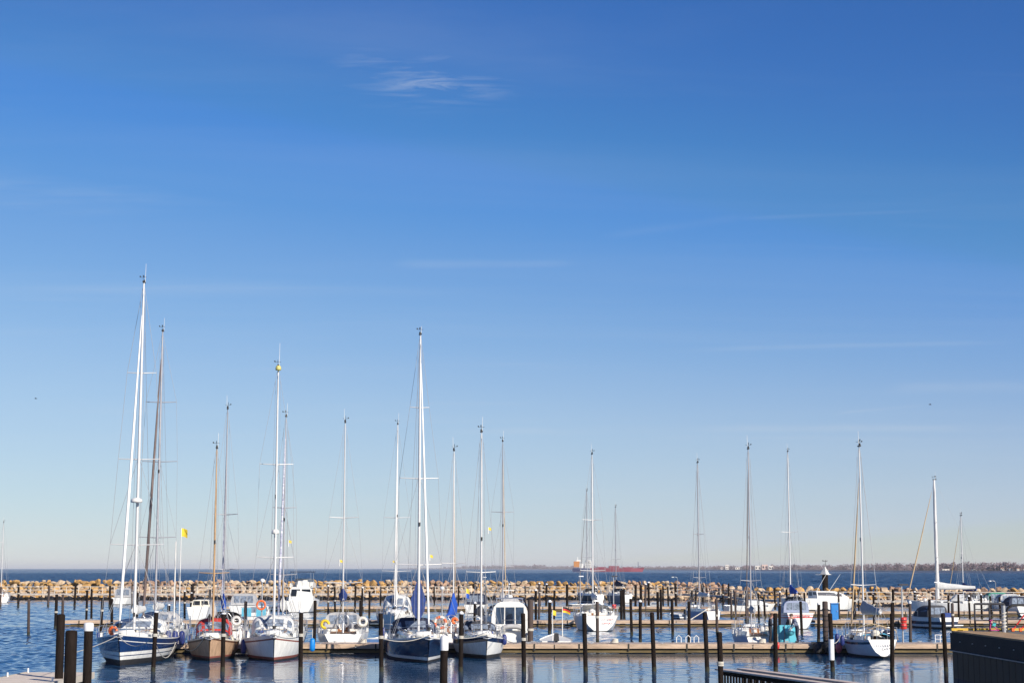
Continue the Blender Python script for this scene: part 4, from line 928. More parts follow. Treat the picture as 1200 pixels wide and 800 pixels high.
# cockpit cover of the sloop on the right
b = MB(); rings = []
for k in range(7):
    u = k / 6; y = -3.2 + 2.2 * u; rings.append([Vector((x, y, 1.02 + .42 * (1 - (x / .85) ** 2) * (0.75 + .25 * math.sin(u * 6)))) for x in (-.85, -.6, -.3, 0, .3, .6, .85)])
b.loft(rings, smooth=True); b.build('cockpit_cover', CTURQ, o16)
b = MB(); b.tube([(-.95, -3.3, 1.0), (-.85, -3.2, 1.55), (0, -3.1, 1.8), (.85, -3.2, 1.55), (.95, -3.3, 1.0)], .03, 6); b.tube([(-.95, -1.2, 1.0), (-.8, -1.2, 1.65), (0, -1.2, 1.85), (.8, -1.2, 1.65), (.95, -1.2, 1.0)], .03, 6); b.build('cover_hoop', SAILT, o16)

# rope heaps on the piers
def rope_heap(px, Y, lab, m):
    o = tag(empty('rope_heap', (xat(px, Y), Y, .57)), lab, 'rope', 'rope heaps on the piers'); b = MB()
    for q in range(4): b.torus((.02 * q, .01 * q, .04 + q * .06), .22 - q * .025, .035, 'z', 12, 5)
    b.build('coil', m, o)
for px, lab, m in ((425, 'coiled white rope on the front pier below the companionway yacht', ROPE), (720, 'coiled white rope on the empty middle of the front pier', ROPE), (893, 'coiled white rope on the front pier by the standing person in black', ROPE)):
    rope_heap(px, 103.6, lab, m)
# ------------------------------------------------------------------ flags
def flag(px, ytop, ybase_z, Y, cols, label, w=.5, h=.35, pole=True, rz=0.0):
    p = at(px, ytop, Y); o = tag(empty('flag', (p.x, Y, ybase_z)), label, 'flag', 'small flags'); hh = p.z - ybase_z
    if pole: b = MB(); b.tube([(0, 0, 0), (0, 0, hh)], [.035, .025], 6); b.build('flagpole', FWHITE, o)
    b = MB(); n = 6
    for i, m in enumerate(cols):
        z1 = hh - .03 - h * i / len(cols); z0 = hh - .03 - h * (i + 1) / len(cols)
        for k in range(n):
            x0, x1 = w * k / n, w * (k + 1) / n; f = lambda x: (.05 * math.sin(x * 9), -.35 * x * x / w)
            q = [(x0 + .03, f(x0)[0], z0 + f(x0)[1]), (x1 + .03, f(x1)[0], z0 + f(x1)[1]), (x1 + .03, f(x1)[0], z1 + f(x1)[1]), (x0 + .03, f(x0)[0], z1 + f(x0)[1])]
            b.add(q + [(v[0], v[1] + .006, v[2]) for v in q], [(0, 1, 2, 3), (7, 6, 5, 4)], i, True)
    b.build('cloth', list(cols), o, fixn=False)
flag(212.5, 618, 1.2, 101.5, (YELLOW,), 'yellow flag on a white pole at the navy yacht stern', .34, .48)
o = tag(empty('stern_pole', (xat(204.3, 101.8, 3), 101.8, 1.1)), 'bare white pole at the navy yacht stern', 'pole')
b = MB(); b.tube([(0, 0, 0), (0, 0, at(204, 634, 101.8).z - 1.1)], [.05, .035], 6); b.build('pole', FWHITE, o); b = MB(); b.lathe([(.05, 0), (.07, .03), (.07, .4), (.05, .45)], (0, 0, .1), 8); b.build('socket', STEEL, o)
DE = (BLACKP, REDP, YELLOW)
flag(659, 710, .5, 111.5, DE, 'black red and gold flag flying beside the fishing dinghy', .48, .36)
flag(647.5, 714, .5, 108, (YELLOW,), 'small yellow flag on a short stick of the fishing dinghy', .2, .3)
flag(546, 689, .6, 150.5, (YELLOW, CBRIGHT), 'yellow and blue flag on the middle pier near the globe lamp', .3, .8)
for px, py, Y, lab in ((338, 632, 98, 'tiny yellow pennant in the shrouds of the red striped yacht'), (398, 655, 111, 'tiny yellow pennant in the shrouds of the wooden companionway yacht'), (460, 656, 143, 'tiny yellow pennant in the shrouds of the pilothouse yacht'), (503.5, 649, 96, 'tiny yellow pennant in the shrouds of the dark navy yacht'), (572, 617, 99, 'tiny yellow pennant in the shrouds of the sheer striped yacht')):
    flag(px, py, at(px, py + 8, Y).z, Y, (YELLOW,), lab, .15, .15)
# blue boxes
for px, py0, py1, Y, m, lab, w in ((977.5, 707, 722, 150.4, mat('box_blue', (.02, .20, .55), .5), 'bright blue dock cabinet on the short pier below the motor yacht', .62), (340.5, 700, 712, 203.2, CTURQ, 'turquoise dock cabinet on the third pier before the flybridge yacht', .9)):
    p0 = at(px, py0, Y); o = tag(empty('dock_cabinet', (p0.x, Y, .55)), lab, 'cabinet'); h = p0.z - .55
    b = MB(); b.box((0, 0, h / 2), (w, .5, h)); b.build('body', m, o); b = MB(); b.box((0, -.03, h + .035), (w + .06, .6, .06)); b.build('lid', m, o)
    b = MB(); b.box((0, -.262, h * .5), (w * .8, .02, h * .8)); b.build('door', m, o); b = MB(); b.box((w * .3, -.29, h * .55), (.04, .04, .14)); b.build('handle', STEEL, o)

# ------------------------------------------------------------------ mooring ropes
def rope(p, q, label, sag=.3, r=.02, m=ROPE):
    p, q = Vector(p), Vector(q); P = [p.lerp(q, k / 8) - Vector((0, 0, sag * 4 * (k / 8) * (1 - k / 8))) for k in range(9)]
    b = MB(); b.tube(P, r, 5); tag(b.build('mooring_rope', m), label, 'rope', 'mooring ropes')
def fp(px, z=1.7): o = FP[px]; return (o.location.x, YF, z)
rope(at(139, 745, 89.2), fp(181), 'white rope sagging from the navy yacht bow to the post before it', .5)
rope(at(137, 745, 89.2), (xat(71, 70, 1.5), 70, 1.5), 'long taut rope from the navy yacht bow to the pale pontoon pile', .1)
rope(at(206, 752, 96), fp(181, 1.6), 'white rope looping under the navy fenders to the slim post', .9)
rope(at(246, 744, 94), fp(262), 'white rope from the tan motorsailer bow to the post before it', .15)
rope(at(240, 745, 94.3), at(213, 756, 98), 'white rope hanging from the tan motorsailer towards the navy fenders', .5)
rope(at(321, 743, 93.5), fp(353), 'white rope from the red striped yacht bow to the white topped post', .15)
rope(at(503, 743, 92), fp(447.5, 1.6), 'white rope along the dark navy yacht side to the slim post', .25)
rope(at(571, 741, 96), fp(540, 1.6), 'white rope from the sheer striped yacht bow to the white topped post', .1)
rope(at(584, 741, 98), fp(614, 1.5), 'white rope from the sheer striped yacht to the post by the guide pile', .3)
rope(at(832, 711, 155), at(808, 726, 150.2), 'white rope running from the lavender sloop down to the middle pier', .02, .04)
rope(at(985, 744, 103), (xat(974.5, YF, 1.4), YF, 1.4), 'white rope from the turquoise covered sloop to the sleeved post', .2)

# ------------------------------------------------------------------ people
def person(loc, rz, J, edges, zones, label, hair, hairpos):
    """J: name -> (x, y, z, radius, zone); one skinned body"""
    names = list(J); idx = {n: i for i, n in enumerate(names)}
    me = bpy.data.meshes.new('person'); me.from_pydata([J[n][:3] for n in names], [(idx[a], idx[b_]) for a, b_ in edges], [])
    o = bpy.data.objects.new('person', me); COL.objects.link(o)
    md = o.modifiers.new('s', 'SKIN')
    for n in names:
        sv = me.skin_vertices[0].data[idx[n]]; sv.radius = (J[n][3],) * 2; sv.use_root = (n == 'pelvis')
    md.use_smooth_shade = True; md2 = o.modifiers.new('d', 'SUBSURF'); md2.levels = 1; md2.render_levels = 1
    dg = bpy.context.evaluated_depsgraph_get(); nm = bpy.data.meshes.new_from_object(o.evaluated_get(dg)); o.modifiers.clear(); o.data = nm
    zl = list(zones)
    for z in zl: nm.materials.append(zones[z])
    pos = [(Vector(J[n][:3]), J[n][4]) for n in names]
    for p in nm.polygons:
        c = p.center; best = min(pos, key=lambda q: (q[0] - c).length_squared); p.material_index = zl.index(best[1]); p.use_smooth = True
    o.location = loc; o.rotation_euler = (0, 0, rz); tag(o, label, 'person', 'people')
    b = MB(); hx, hy, hz = hairpos
    b.lathe([(.098, -.01), (.106, .04), (.09, .095), (.05, .125), (.0, .13)], (hx - .018, hy, hz), 12); b.build('hair', hair, o)
    for s in (-1, 1):
        b = MB(); b.lathe([(.0, -.012), (.012, 0), (.0, .012)], (hx + .092, hy + s * .033, hz - .005), 6); b.build('eye', BLACKP, o)
    return o
def hand(J, E, nm, p, d, up, s=1):
    p, d, up = Vector(p), Vector(d).normalized(), Vector(up).normalized(); side = d.cross(up).normalized()
    c = p + d * .06; J[nm + 'palm'] = (*c, .030, 'skin'); E.append((nm + 'wrist', nm + 'palm'))
    for k in range(4):
        ln = (.075, .085, .08, .06)[k]; q = c + d * .03 + side * (k - 1.5) * .021; e = q + d * ln * .6 - up * .006; f = e + d * ln * .3 - up * ln * .35
        J[f'{nm}f{k}'] = (*q, .009, 'skin'); J[f'{nm}g{k}'] = (*e, .0085, 'skin'); J[f'{nm}h{k}'] = (*f, .007, 'skin'); E += [(nm + 'palm', f'{nm}f{k}'), (f'{nm}f{k}', f'{nm}g{k}'), (f'{nm}g{k}', f'{nm}h{k}')]
    q = c - d * .02 + side * .035 * s; e = q + (side * s + d).normalized() * .045
    J[nm + 't0'] = (*q, .011, 'skin'); J[nm + 't1'] = (*e, .009, 'skin'); E += [(nm + 'palm', nm + 't0'), (nm + 't0', nm + 't1')]
def figure(lean, sit=False, arms='front', headpitch=.05):
    """facing +x; lean = forward lean of the trunk in radians"""
    hz = .93 if not sit else .48
    sx, cz = math.sin(lean), math.cos(lean)
    T = lambda h: (sx * h, cz * h + hz)
    J = {}; E = []
    J['pelvis'] = (0, 0, hz, .135, 'leg')
    for n, h, r in (('waist', .17, .135), ('chest', .36, .16), ('shoulder', .47, .12)): J[n] = (T(h)[0], 0, T(h)[1], r, 'top')
    hx = T(.56)[0] + headpitch; J['neck'] = (T(.53)[0] + .01, 0, T(.53)[1], .058, 'skin')
    hb = Vector((hx + headpitch * .5, 0, T(.56)[1] + .06)); J['jaw'] = (hb.x + .03, 0, hb.z, .072, 'skin'); J['skull'] = (hb.x + .015, 0, hb.z + .10, .095, 'skin'); J['nose'] = (hb.x + .115, 0, hb.z + .05, .014, 'skin')
    E += [('pelvis', 'waist'), ('waist', 'chest'), ('chest', 'shoulder'), ('shoulder', 'neck'), ('neck', 'jaw'), ('jaw', 'skull'), ('jaw', 'nose')]
    for s, n in ((-1, 'r'), (1, 'l')):
        J[n + 'ear'] = (hb.x, s * .095, hb.z + .07, .018, 'skin'); E.append(('skull', n + 'ear'))
        J[n + 'hip'] = (0, s * .10, hz - .08, .105, 'leg')
        if sit: J[n + 'knee'] = (.42, s * .12, hz, .07, 'leg'); J[n + 'ankle'] = (.42, s * .12, hz - .42, .05, 'leg'); J[n + 'heel'] = (.40, s * .12, hz - .46, .045, 'shoe'); J[n + 'toe'] = (.60, s * .13, hz - .47, .04, 'shoe')
        else: J[n + 'knee'] = (.03, s * .11 , .49, .075, 'leg'); J[n + 'ankle'] = (-.03 + .03 * s, s * .12, .10, .055, 'leg'); J[n + 'heel'] = (-.05 + .03 * s, s * .12, .05, .05, 'shoe'); J[n + 'toe'] = (.15 + .03 * s, s * .14, .04, .042, 'shoe')
        E += [('pelvis', n + 'hip'), (n + 'hip', n + 'knee'), (n + 'knee', n + 'ankle'), (n + 'ankle', n + 'heel'), (n + 'heel', n + 'toe')]
        t = T(.46); J[n + 'arm'] = (t[0], s * .20, t[1] - .01, .072, 'top')
        if arms == 'front': el = (t[0] + .06, s * .25, t[1] - .29); wr = (t[0] + .27, s * .12, t[1] - .33); d = (1, -s * .3, 0)
        elif arms == 'low': el = (t[0] + .05, s * .25, t[1] - .30); wr = (t[0] + .22, s * .16, t[1] - .50); d = (.6, 0, -.8)
        J[n + 'elbow'] = (*el, .055, 'top'); J[n + 'cuff'] = (*(Vector(el).lerp(Vector(wr), .85)), .043, 'top'); J[n + 'wrist'] = (*wr, .032, 'skin')
        E += [('shoulder', n + 'arm'), (n + 'arm', n + 'elbow'), (n + 'elbow', n + 'cuff'), (n + 'cuff', n + 'wrist')]
        hand(J, E, n, wr, d, (0, 0, 1) if arms == 'front' else (1, 0, .5), s)
    return J, E, (hb.x + .015, 0, hb.z + .10)
CL = lambda n, c: mat(n, c, .85, .2, 12)
J, E, hp = figure(.05, False, 'front', .06)
person((xat(902.6, 104.4, 1), 104.4, .555), R(-8), J, E, {'leg': CL('trousers_black', (.015, .015, .02)), 'top': CL('jacket_black', (.018, .02, .032)), 'skin': SKIN, 'shoe': BLACKP}, 'person in black jacket and trousers standing on the front pier, facing the work boat', CL('hair_brown', (.10, .05, .03)), hp)
J, E, hp = figure(.42, False, 'low', .08)
person((xat(934.5, 104.8, 1), 104.8, .555), R(188), J, E, {'leg': CL('trousers_navy', (.02, .026, .05)), 'top': CL('jacket_slate', (.16, .19, .27)), 'skin': SKIN, 'shoe': BLACKP}, 'person in slate blue jacket leaning over the turquoise work boat', CL('hair_brown', (.10, .05, .03)), hp)
J, E, hp = figure(.35, True, 'front', .05)
person((xat(922, 107.6, 1), 107.6, at(922, 722, 107.6).z - 1.12), R(-20), J, E, {'leg': CL('trousers_navy', (.02, .026, .05)), 'top': CL('jacket_charcoal', (.025, .025, .035)), 'skin': SKIN, 'shoe': BLACKP}, 'white haired person in dark jacket sitting low in the turquoise work boat', CL('hair_white', (.7, .66, .58)), hp)
b = MB(); b.box((-.1, -1.15, .97 if False else .8), (1.2, .3, .08)); b.build('thwart', TEAK, ot)

# ------------------------------------------------------------------ pale pontoon at the lower left corner
o = tag(empty('pontoon', (xat(68, 66), 60, 0)), 'pale planked pontoon carrying the three big black piles', 'pontoon')
b = MB(); PL = [gz(33, 787, .6), gz(108, 787, .6)]
ox, oy = o.location.x, o.location.y
Y0 = PL[0].y; xl, xr = PL[0].x - ox, PL[1].x - ox; n = 60
for i in range(n):
    y = Y0 - (i + .5) * .5; b.box(((xl + xr) / 2, y - oy, .57 + random.uniform(-.004, .004)), (xr - xl, .485, .06))
b.build('deck_boards', mat('pontoon_boards', (.74, .63, .52), .8, .25, 2, bump=.4, bscale=14, stretch=(.3, 2, 1)), o)
for sx, x in ((-1, xl), (1, xr)):
    b = MB(); b.box((x + sx * .06, Y0 - 15 - oy, .48), (.1, 30, .28)); b.build('side_beam', mat('pontoon_side', (.50, .45, .38), .8), o)
    for k, yy in enumerate((.2, 3.2, 6.2)):
        b = MB(); b.tube([(x - sx * .05, Y0 - yy - oy, .6), (x - sx * .05, Y0 - yy - oy, .78)], .04, 6); b.build('cleat_post', CAPW, o)
b = MB(); b.box(((xl + xr) / 2, Y0 - 15 - oy, .2), (xr - xl - .3, 29.5, .5)); b.build('float', FLOAT, o)

# ------------------------------------------------------------------ slatted gangway at the lower edge
A = gz(843, 783, 1.75); Bp = gz(990, 802.5, 1.75); d = (Bp - A); d.z = 0; dn = d.normalized(); ln = d.length * 2.2; nrm = Vector((-dn.y, dn.x, 0))
o = tag(empty('gangway', (A.x, A.y, 0), math.atan2(dn.y, dn.x)), 'dark slatted gangway fence with pale handrail at the bottom edge', 'gangway')
for off in (0, .8):
    b = MB(); b.box((ln / 2, off, 1.73), (ln, .34, .05)); b.build('handrail', mat('handrail_pale', (.62, .50, .42), .7, .25, 4), o)
    b = MB(); b.box((ln / 2, off, 1.62), (ln, .06, .12)); b.box((ln / 2, off, .66), (ln, .06, .1)); b.build('stringer', POST, o)
    for k in range(int(ln / .22) if off == 0 else int(ln / .45)):
        b = MB(); b.box((.1 + k * (.22 if off == 0 else .45), off + .05, 1.12), (.09, .035, .98)); b.build('slat', POST, o)
b = MB(); b.box((ln / 2, .4, .56), (ln, .9, .08)); b.build('deck', BOARD, o)
b = MB(); b.box((ln / 2, .4, .3), (ln, .6, .4)); b.build('float', FLOAT, o)

# ------------------------------------------------------------------ dark quay wall at the right
zq = 2.1; C0 = gz(1114.5, 739.5, zq); C1 = gz(1200, 750.5, zq); dv = (C1 - C0); dv.z = 0; dv.normalize(); lq = 34.0
ang = math.atan2(dv.y, dv.x); nq = Vector((-dv.y, dv.x, 0))      # nq points to the deck side
o = tag(empty('quay', (C0.x, C0.y, 0), ang), 'dark quay with vertical navy panels, black coping and yellow edge', 'quay')
b = MB(); b.box((lq / 2, 8.06, .485), (lq, 15.8, 3.27)); b.build('body', mat('quay_concrete', (.16, .15, .14), .9, .3, 2), o)
zl = at(1116, 761.5, C0.y).z
PAN = mat('quay_panel', (.0035, .0045, .011), .6, .35, 1.2, spec=.2, stretch=(1, 1, .15))
w = .82; k = 0
xx = 0.0
while xx < lq:
    b = MB(); b.box((xx + w / 2, .07, (zl - 1.3) / 2), (w - .05, .08, zl + 1.3)); b.build('panel', PAN, o); xx += w; k += 1
b = MB(); b.box((lq / 2, .03, (zl + zq) / 2 - .02), (lq, .16, zq - zl - .06)); b.build('coping', mat('quay_coping', (.009, .007, .008), .85, .5, 3, bump=.6, bscale=12), o)
b = MB(); b.box((lq / 2, 0.0, zl + .0), (lq, .24, .035)); b.build('ledge', CONC, o)
for k in range(8):
    b = MB(); b.lathe([(.04, 0), (.04, .04)], (1.6 + k * 1.9, -.06, (zl + zq) / 2), 8); b.build('bolt', GALV, o)
b = MB(); b.box((lq / 2, 1.0, zq - .005), (lq, 1.9, .07)); b.build('edge_timber', mat('edge_timber', (.42, .27, .14), .8, .3, 3, stretch=(.3, 2, 1), bump=.3), o)
M0 = Matrix.Rotation(ang, 4, 'Z').inverted()
def loc(p): return M0 @ (Vector(p) - Vector((C0.x, C0.y, 0)))
# back edge runs along world X from the corner
YB = C0.y
oy_ = tag(empty('kerb_rail', (C0.x, YB, zq)), 'worn yellow kerb timber along the far edge of the quay', 'kerb')
b = MB(); b.box((7, -.02, .10), (14, .2, .11)); b.build('timber', mat('yellow_paint', (.66, .42, .03), .7, .25, 6, rgb2=(.50, .32, .06)), oy_)
b = MB()
for k in range(8): b.box((.4 + k * 1.9, -.02, .04), (.25, .22, .06))
b.build('block', POST, oy_)
# railing
rl = tag(empty('quay_railing', (xat(1140.5, YB, 3), YB - .25, zq)), 'dark steel railing on the quay ending at the galvanised post', 'railing')
x1 = xat(1175, YB, 3) - rl.location.x; hr = at(1140, 707, YB).z - zq
for x in (0, x1 * .5, x1):
    b = MB(); b.tube([(x, 0, 0), (x, 0, hr)], .045, 7); b.build('post', CDARK, rl)
for k, m in ((1, .05), (.8, .025), (.6, .025), (.4, .025), (.2, .025)):
    b = MB(); b.tube([(0, 0, hr * k), (x1, 0, hr * k)], m, 6); b.build('rail', CDARK, rl)
gp = tag(empty('quay_post', (xat(1176, YB - 1.5, 3), YB - 1.5, zq)), 'galvanised quay post wrapped with pale rope', 'post'); hg = at(1176, 709, YB - 1.5).z - zq
b = MB(); b.tube([(0, 0, 0), (0, 0, hg)], .09, 10); b.build('pole', GALV, gp)
b = MB(); P = [(.11 * math.cos(t * 1.2), .11 * math.sin(t * 1.2), hg * .12 + hg * .62 * t / 26) for t in range(27)]; b.tube(P, .03, 5); b.build('rope_wrap', ROPE, gp)
hp_ = tag(empty('hoop_rail', (xat(1179, YB - 1.4, 3), YB - 1.4, zq)), 'black hooped handrail beside the rope wrapped quay post', 'handrail'); hh = at(1190, 709, YB - 1.4).z - zq
b = MB(); b.tube([(0, 0, 0), (0, 0, hh * .72), (.08, 0, hh * .9), (.28, 0, hh), (.6, 0, hh + .02), (1.0, 0, hh), (1.7, 0, hh - .02)], .06, 8); b.build('top_rail', BLACKP, hp_)
b = MB()
for q in (.25, .5, .72): b.tube([(0, 0, hh * q), (1.7, 0, hh * q)], .025, 6)
b.build('mid_rail', CDARK, hp_); b = MB(); b.tube([(1.65, 0, 0), (1.65, 0, hh)], .05, 8); b.build('post', CDARK, hp_)
# red ladder rails
rd = tag(empty('boarding_ladder', (xat(1187, YB - .9, 2.2), YB - .9, zq)), 'red slanting ladder rails beside the hooped handrail', 'ladder')
for x in (0, .35):
    b = MB(); b.tube([(x, 0, .1), (x + .75, 0, 1.05)], .035, 7); b.build('rail', REDP, rd)
b = MB()
for q in (.2, .5, .8): b.tube([(q * .75, 0, .1 + q * .95), (q * .75 + .35, 0, .1 + q * .95)], .025, 6)
b.build('rung', REDP, rd); b = MB()
for x in (0, .35): b.box((x, 0, .1), (.12, .12, .2))
b.build('foot', ORANGE, rd)
# child's scooter in magenta and teal
sc_ = tag(empty('scooter', (xat(1165, YB - .6, 2.2), YB - .6, zq)), 'magenta and teal child scooter leaning near the quay railing', 'scooter')
MAG = mat('magenta_plastic', (.55, .02, .25), .45); TEALP = mat('teal_plastic', (.03, .42, .45), .45)
b = MB(); b.box((.05, 0, .14), (.62, .14, .06)); b.build('deck', MAG, sc_)
for x in (-.32, .36): b = MB(); b.torus((x, 0, .10), .08, .03, 'y', 14, 6); b.build('wheel', BLACKP, sc_)
b = MB(); b.tube([(-.32, 0, .12), (-.2, 0, .78)], .035, 7); b.build('steering_column', MAG, sc_)
b = MB(); b.tube([(-.2, -.2, .78), (-.2, .2, .78)], .025, 6); b.tube([(-.32, 0, .78), (-.08, 0, .78)], .03, 6); b.build('handlebar', MAG, sc_)
b = MB(); b.box((.0, -.06, .52), (.24, .16, .26), ry=.4, taper=.8); b.build('basket', TEALP, sc_)
b = MB(); b.tube([(-.2, 0, .6), (.3, 0, .12)], .035, 6); b.build('brace', MAG, sc_)

sc_.scale = (.62, .62, .68)
# ------------------------------------------------------------------ cargo ship
SY = 2750.0
x0, x1 = xat(671, SY), xat(753, SY); LS = x1 - x0
sh = tag(empty('cargo_ship', ((x0 + x1) / 2, SY, 0)), 'distant red hulled cargo ship with white superstructure and orange funnel', 'ship')
SR = mat('ship_red', (.20, .022, .045), .6); SB = mat('ship_blue', (.03, .04, .12), .6); SW = mat('ship_white', (.75, .74, .70), .6); SO = mat('ship_orange', (.50, .19, .03), .6)
b = MB(); rings = []
for k in range(13):
    u = k / 12; x = -LS / 2 + LS * u; w = 10 * min(1, .7 + u * 3) if u < .8 else 10 * max(.03, 1 - ((u - .8) / .2) ** 1.8); top = 5.4 + (1.2 if u > .93 else 0)
    rings.append([Vector((x + (3 if u == 1 else 0), -w, top)), Vector((x, -w, 3.5)), Vector((x, -w * .95, -1)), Vector((x, w * .95, -1)), Vector((x, w, 3.5)), Vector((x + (3 if u == 1 else 0), w, top))])
b.loft(rings, closed=True, caps=True); b.m = [(1 if sum(b.v[i][0] for i in f) / len(f) < -LS / 2 + LS * .22 else 0) for f in b.f]; b.build('hull', [SR, SB], sh)
zz = lambda y: at(680, y, SY).z
b = MB(); b.box((-LS / 2 + 25, 0, 10.6), (10, 15, 11)); b.box((-LS / 2 + 25, 0, 17.0), (8, 18, 2)); so = b.build('superstructure', SW, sh)
for k in range(3): b = MB(); b.box((-LS / 2 + 25, -7.55, 7.5 + k * 3), (8, .2, .9)); b.build('window', WINDOW, so)
b = MB(); b.box((-LS / 2 + 6.5, 0, 11.5), (9, 10, 9)); b.build('funnel', SO, sh)
b = MB(); b.box((-LS / 2 + 10, 0, 17.2), (8, 8, 2.6)); b.tube([(-LS / 2 + 8, 0, 18), (-LS / 2 + 8, 0, 23)], .7, 6); b.box((-LS / 2 + 14, 0, 9), (6, 11, 7)); b.build('funnel_house', SW, sh)
b = MB(); b.box((-LS / 2 + 46, 0, 6.2), (14, 13, 2.0)); b.box((-LS / 2 + 66, 0, 7.0), (16, 13, 3.6)); b.box((-LS / 2 + 88, 0, 6.0), (16, 13, 1.6)); b.build('hatch_cover', SR, sh)
b = MB(); b.tube([(LS / 2 - 7, 0, 5), (LS / 2 - 7, 0, 15)], .5, 6); b.build('foremast', SB, sh)

# ------------------------------------------------------------------ far shore
SHORE = [(470, 12000), (560, 9000), (660, 7000), (760, 5200), (860, 3900), (960, 3000), (1060, 2350), (1160, 1950), (1300, 1650)]
def sy(px):
    for a, c in zip(SHORE, SHORE[1:]):
        if px <= c[0]: return a[1] + (c[1] - a[1]) * (px - a[0]) / (c[0] - a[0])
    return SHORE[-1][1]
b = MB(); rings = []
for px in range(470, 1301, 10):
    Y = sy(px); k = Y / 3000
    rings.append([Vector((xat(px, Y), Y, -1.5)), Vector((xat(px, Y + 10 * k), Y + 10 * k, 1.9)), Vector((xat(px, Y + 30 * k), Y + 30 * k, 2.3)), Vector((xat(px, Y + 700 * k), Y + 700 * k, 5)), Vector((xat(px, Y + 2500 * k), Y + 2500 * k, 2))])
b.loft(rings); b.m = [0 if i % 4 == 0 else 1 for i in range(len(b.f))]
o = b.build('land', [mat('far_beach', (.66, .56, .52), .9, .2, .01), mat('far_ground', (.20, .155, .13), .95, .3, .01)]); kind(o, 'structure')
b = MB(); r = random.Random(21)
px = 478.0
while px < 1290:
    Y = sy(px) * (1 + r.uniform(.012, .03)); k = Y / 2000
    hgt = (9 if px > 900 else 8.5 if px > 700 else 12) * r.uniform(.65, 1.15) * (1.0 if px > 520 else .5)
    if 540 < px < 640: hgt *= 1.45
    if r.random() < .05: hgt *= .35
    wd = hgt * r.uniform(.7, 1.3); X = xat(px, Y)
    for q in range(55):
        a = r.uniform(0, 6.28); e = r.uniform(0, 1) ** .7; zz_ = hgt * (r.betavariate(1.6, 1.6)); rad = wd * .55 * math.sin(max(.12, zz_ / hgt) * 3.0) ** .6 * e if zz_ < hgt else 0
        c = Vector((X + rad * math.cos(a), Y + rad * math.sin(a), 2.5 + zz_)); s = wd * r.uniform(.06, .16)
        v = [c + Vector((r.uniform(-s, s), r.uniform(-s, s), r.uniform(-s, s))) for _ in range(4)]
        b.add(v, [(0, 1, 2), (0, 2, 3), (0, 1, 3)], 0 if r.random() < .7 else 1)
    b.tube([(X, Y, 2), (X, Y, 2.5 + hgt * .6)], wd * .04, 4, 0)
    px += r.uniform(.7, 1.5) * (1 if px > 900 else .7)
o = b.build('far_woodland', [mat('bare_trees_haze_tint', (.22, .160, .185), .95, .3, .05), mat('bare_trees_light_haze_tint', (.29, .21, .215), .95, .3, .05)], fixn=False); kind(o, 'stuff'); tag(o, 'bare woodland along the far shore with haze tinted into its colour', 'woodland')  # lavender in both tree colours stands in for more distance haze
HW = mat('far_house_wall', (.72, .66, .60), .8); HR = mat('far_house_roof', (.22, .10, .07), .8)
def house(px, w, h, label, gable=True, off=.006, m=HW, z=2.4):
    Y = sy(px) * (1 + off); X = xat(px, Y); ww = w * Y / F; hh = h * Y / F
    o = tag(empty('far_building', (X, Y, z)), label, 'building', 'buildings on the far shore')
    b = MB(); b.box((0, 0, hh / 2), (ww, ww * .6, hh)); wo = b.build('wall', m, o)
    if gable:
        b = MB(); e = ww * .54; t = ww * .34; P = [Vector((-e, -ww * .33, hh)), Vector((e, -ww * .33, hh)), Vector((e, 0, hh + t * .8)), Vector((-e, 0, hh + t * .8)), Vector((-e, ww * .33, hh)), Vector((e, ww * .33, hh))]
        b.add(P, [(0, 1, 2, 3), (3, 2, 5, 4), (0, 3, 4), (1, 5, 2), (0, 4, 5, 1)]); b.build('roof', HR, o)
    else: b = MB(); b.box((0, 0, hh + .25), (ww * 1.04, ww * .63, .5)); b.build('roof', HR if w < 4 else m, o)
    n = max(2, int(ww / 5)); rows_ = max(1, int(hh / 5))
    for j in range(rows_):
        for i in range(n):
            b = MB(); b.box((-ww / 2 + (i + .5) * ww / n, -ww * .3 - .05, (j + .5) * hh / rows_), (ww / n * .5, .12, hh / rows_ * .45)); b.build('window', WINDOW, wo)
house(852, 4.2, 5.0, 'white tower block on the far shore, behind the bare post by the pale piles', False)
house(846, 3, 2.4, 'low pale building beside the white tower block on the far shore', False, .012)
house(888, 7, 4, 'pinkish apartment block on the far shore, first of the pale cluster', False)
house(896, 7, 5.5, 'tallest pinkish apartment block in the pale far shore cluster', False, .012, mat('far_house_pink', (.62, .46, .40), .8))
house(903.5, 6, 4.2, 'stepped pale apartment block ending the far shore cluster', False)
house(864, 5, 2.2, 'low white building on the far shore between tower and cluster', False)
for px, w, h, lab in ((1174.5, 4, 2.5, 'white gabled house on the far shore, above the rope wrapped post'), (1184.5, 4.5, 2.5, 'broad white gabled house on the far shore'), (1193, 3, 2.2, 'small white gabled house near the far shore end'), (1199.5, 2.6, 2.2, 'white gabled house at the frame edge on the far shore')):
    house(px, w, h, lab, True, .008)
for px, lab in ((1108, 'long low pale building under the far trees near the slim mast'), (1143, 'low pale building in the far trees beyond the white boom')): house(px, 8, 1.2, lab, False, .01)

# birds
for px, py, Y, lab in ((42, 467, 300, 'dark gull gliding high over the open harbour side'), (1090, 474, 300, 'dark gull gliding high above the thick white mast')):
    p = at(px, py, Y); b = MB(); b.tube([(-.22, 0, 0), (-.1, 0, .03), (.1, 0, .03), (.26, 0, 0)], [.02, .07, .06, .01], 6)
    for s in (-1, 1): b.add([(.1, s * .04, .04), (.02, s * .35, .16), (-.12, s * .72, .07), (-.1, s * .35, .13), (-.08, s * .04, .04)], [(0, 1, 3, 4), (1, 2, 3)])
    tag(b.build('gull', CDARK, loc=p), lab, 'bird', 'gulls')

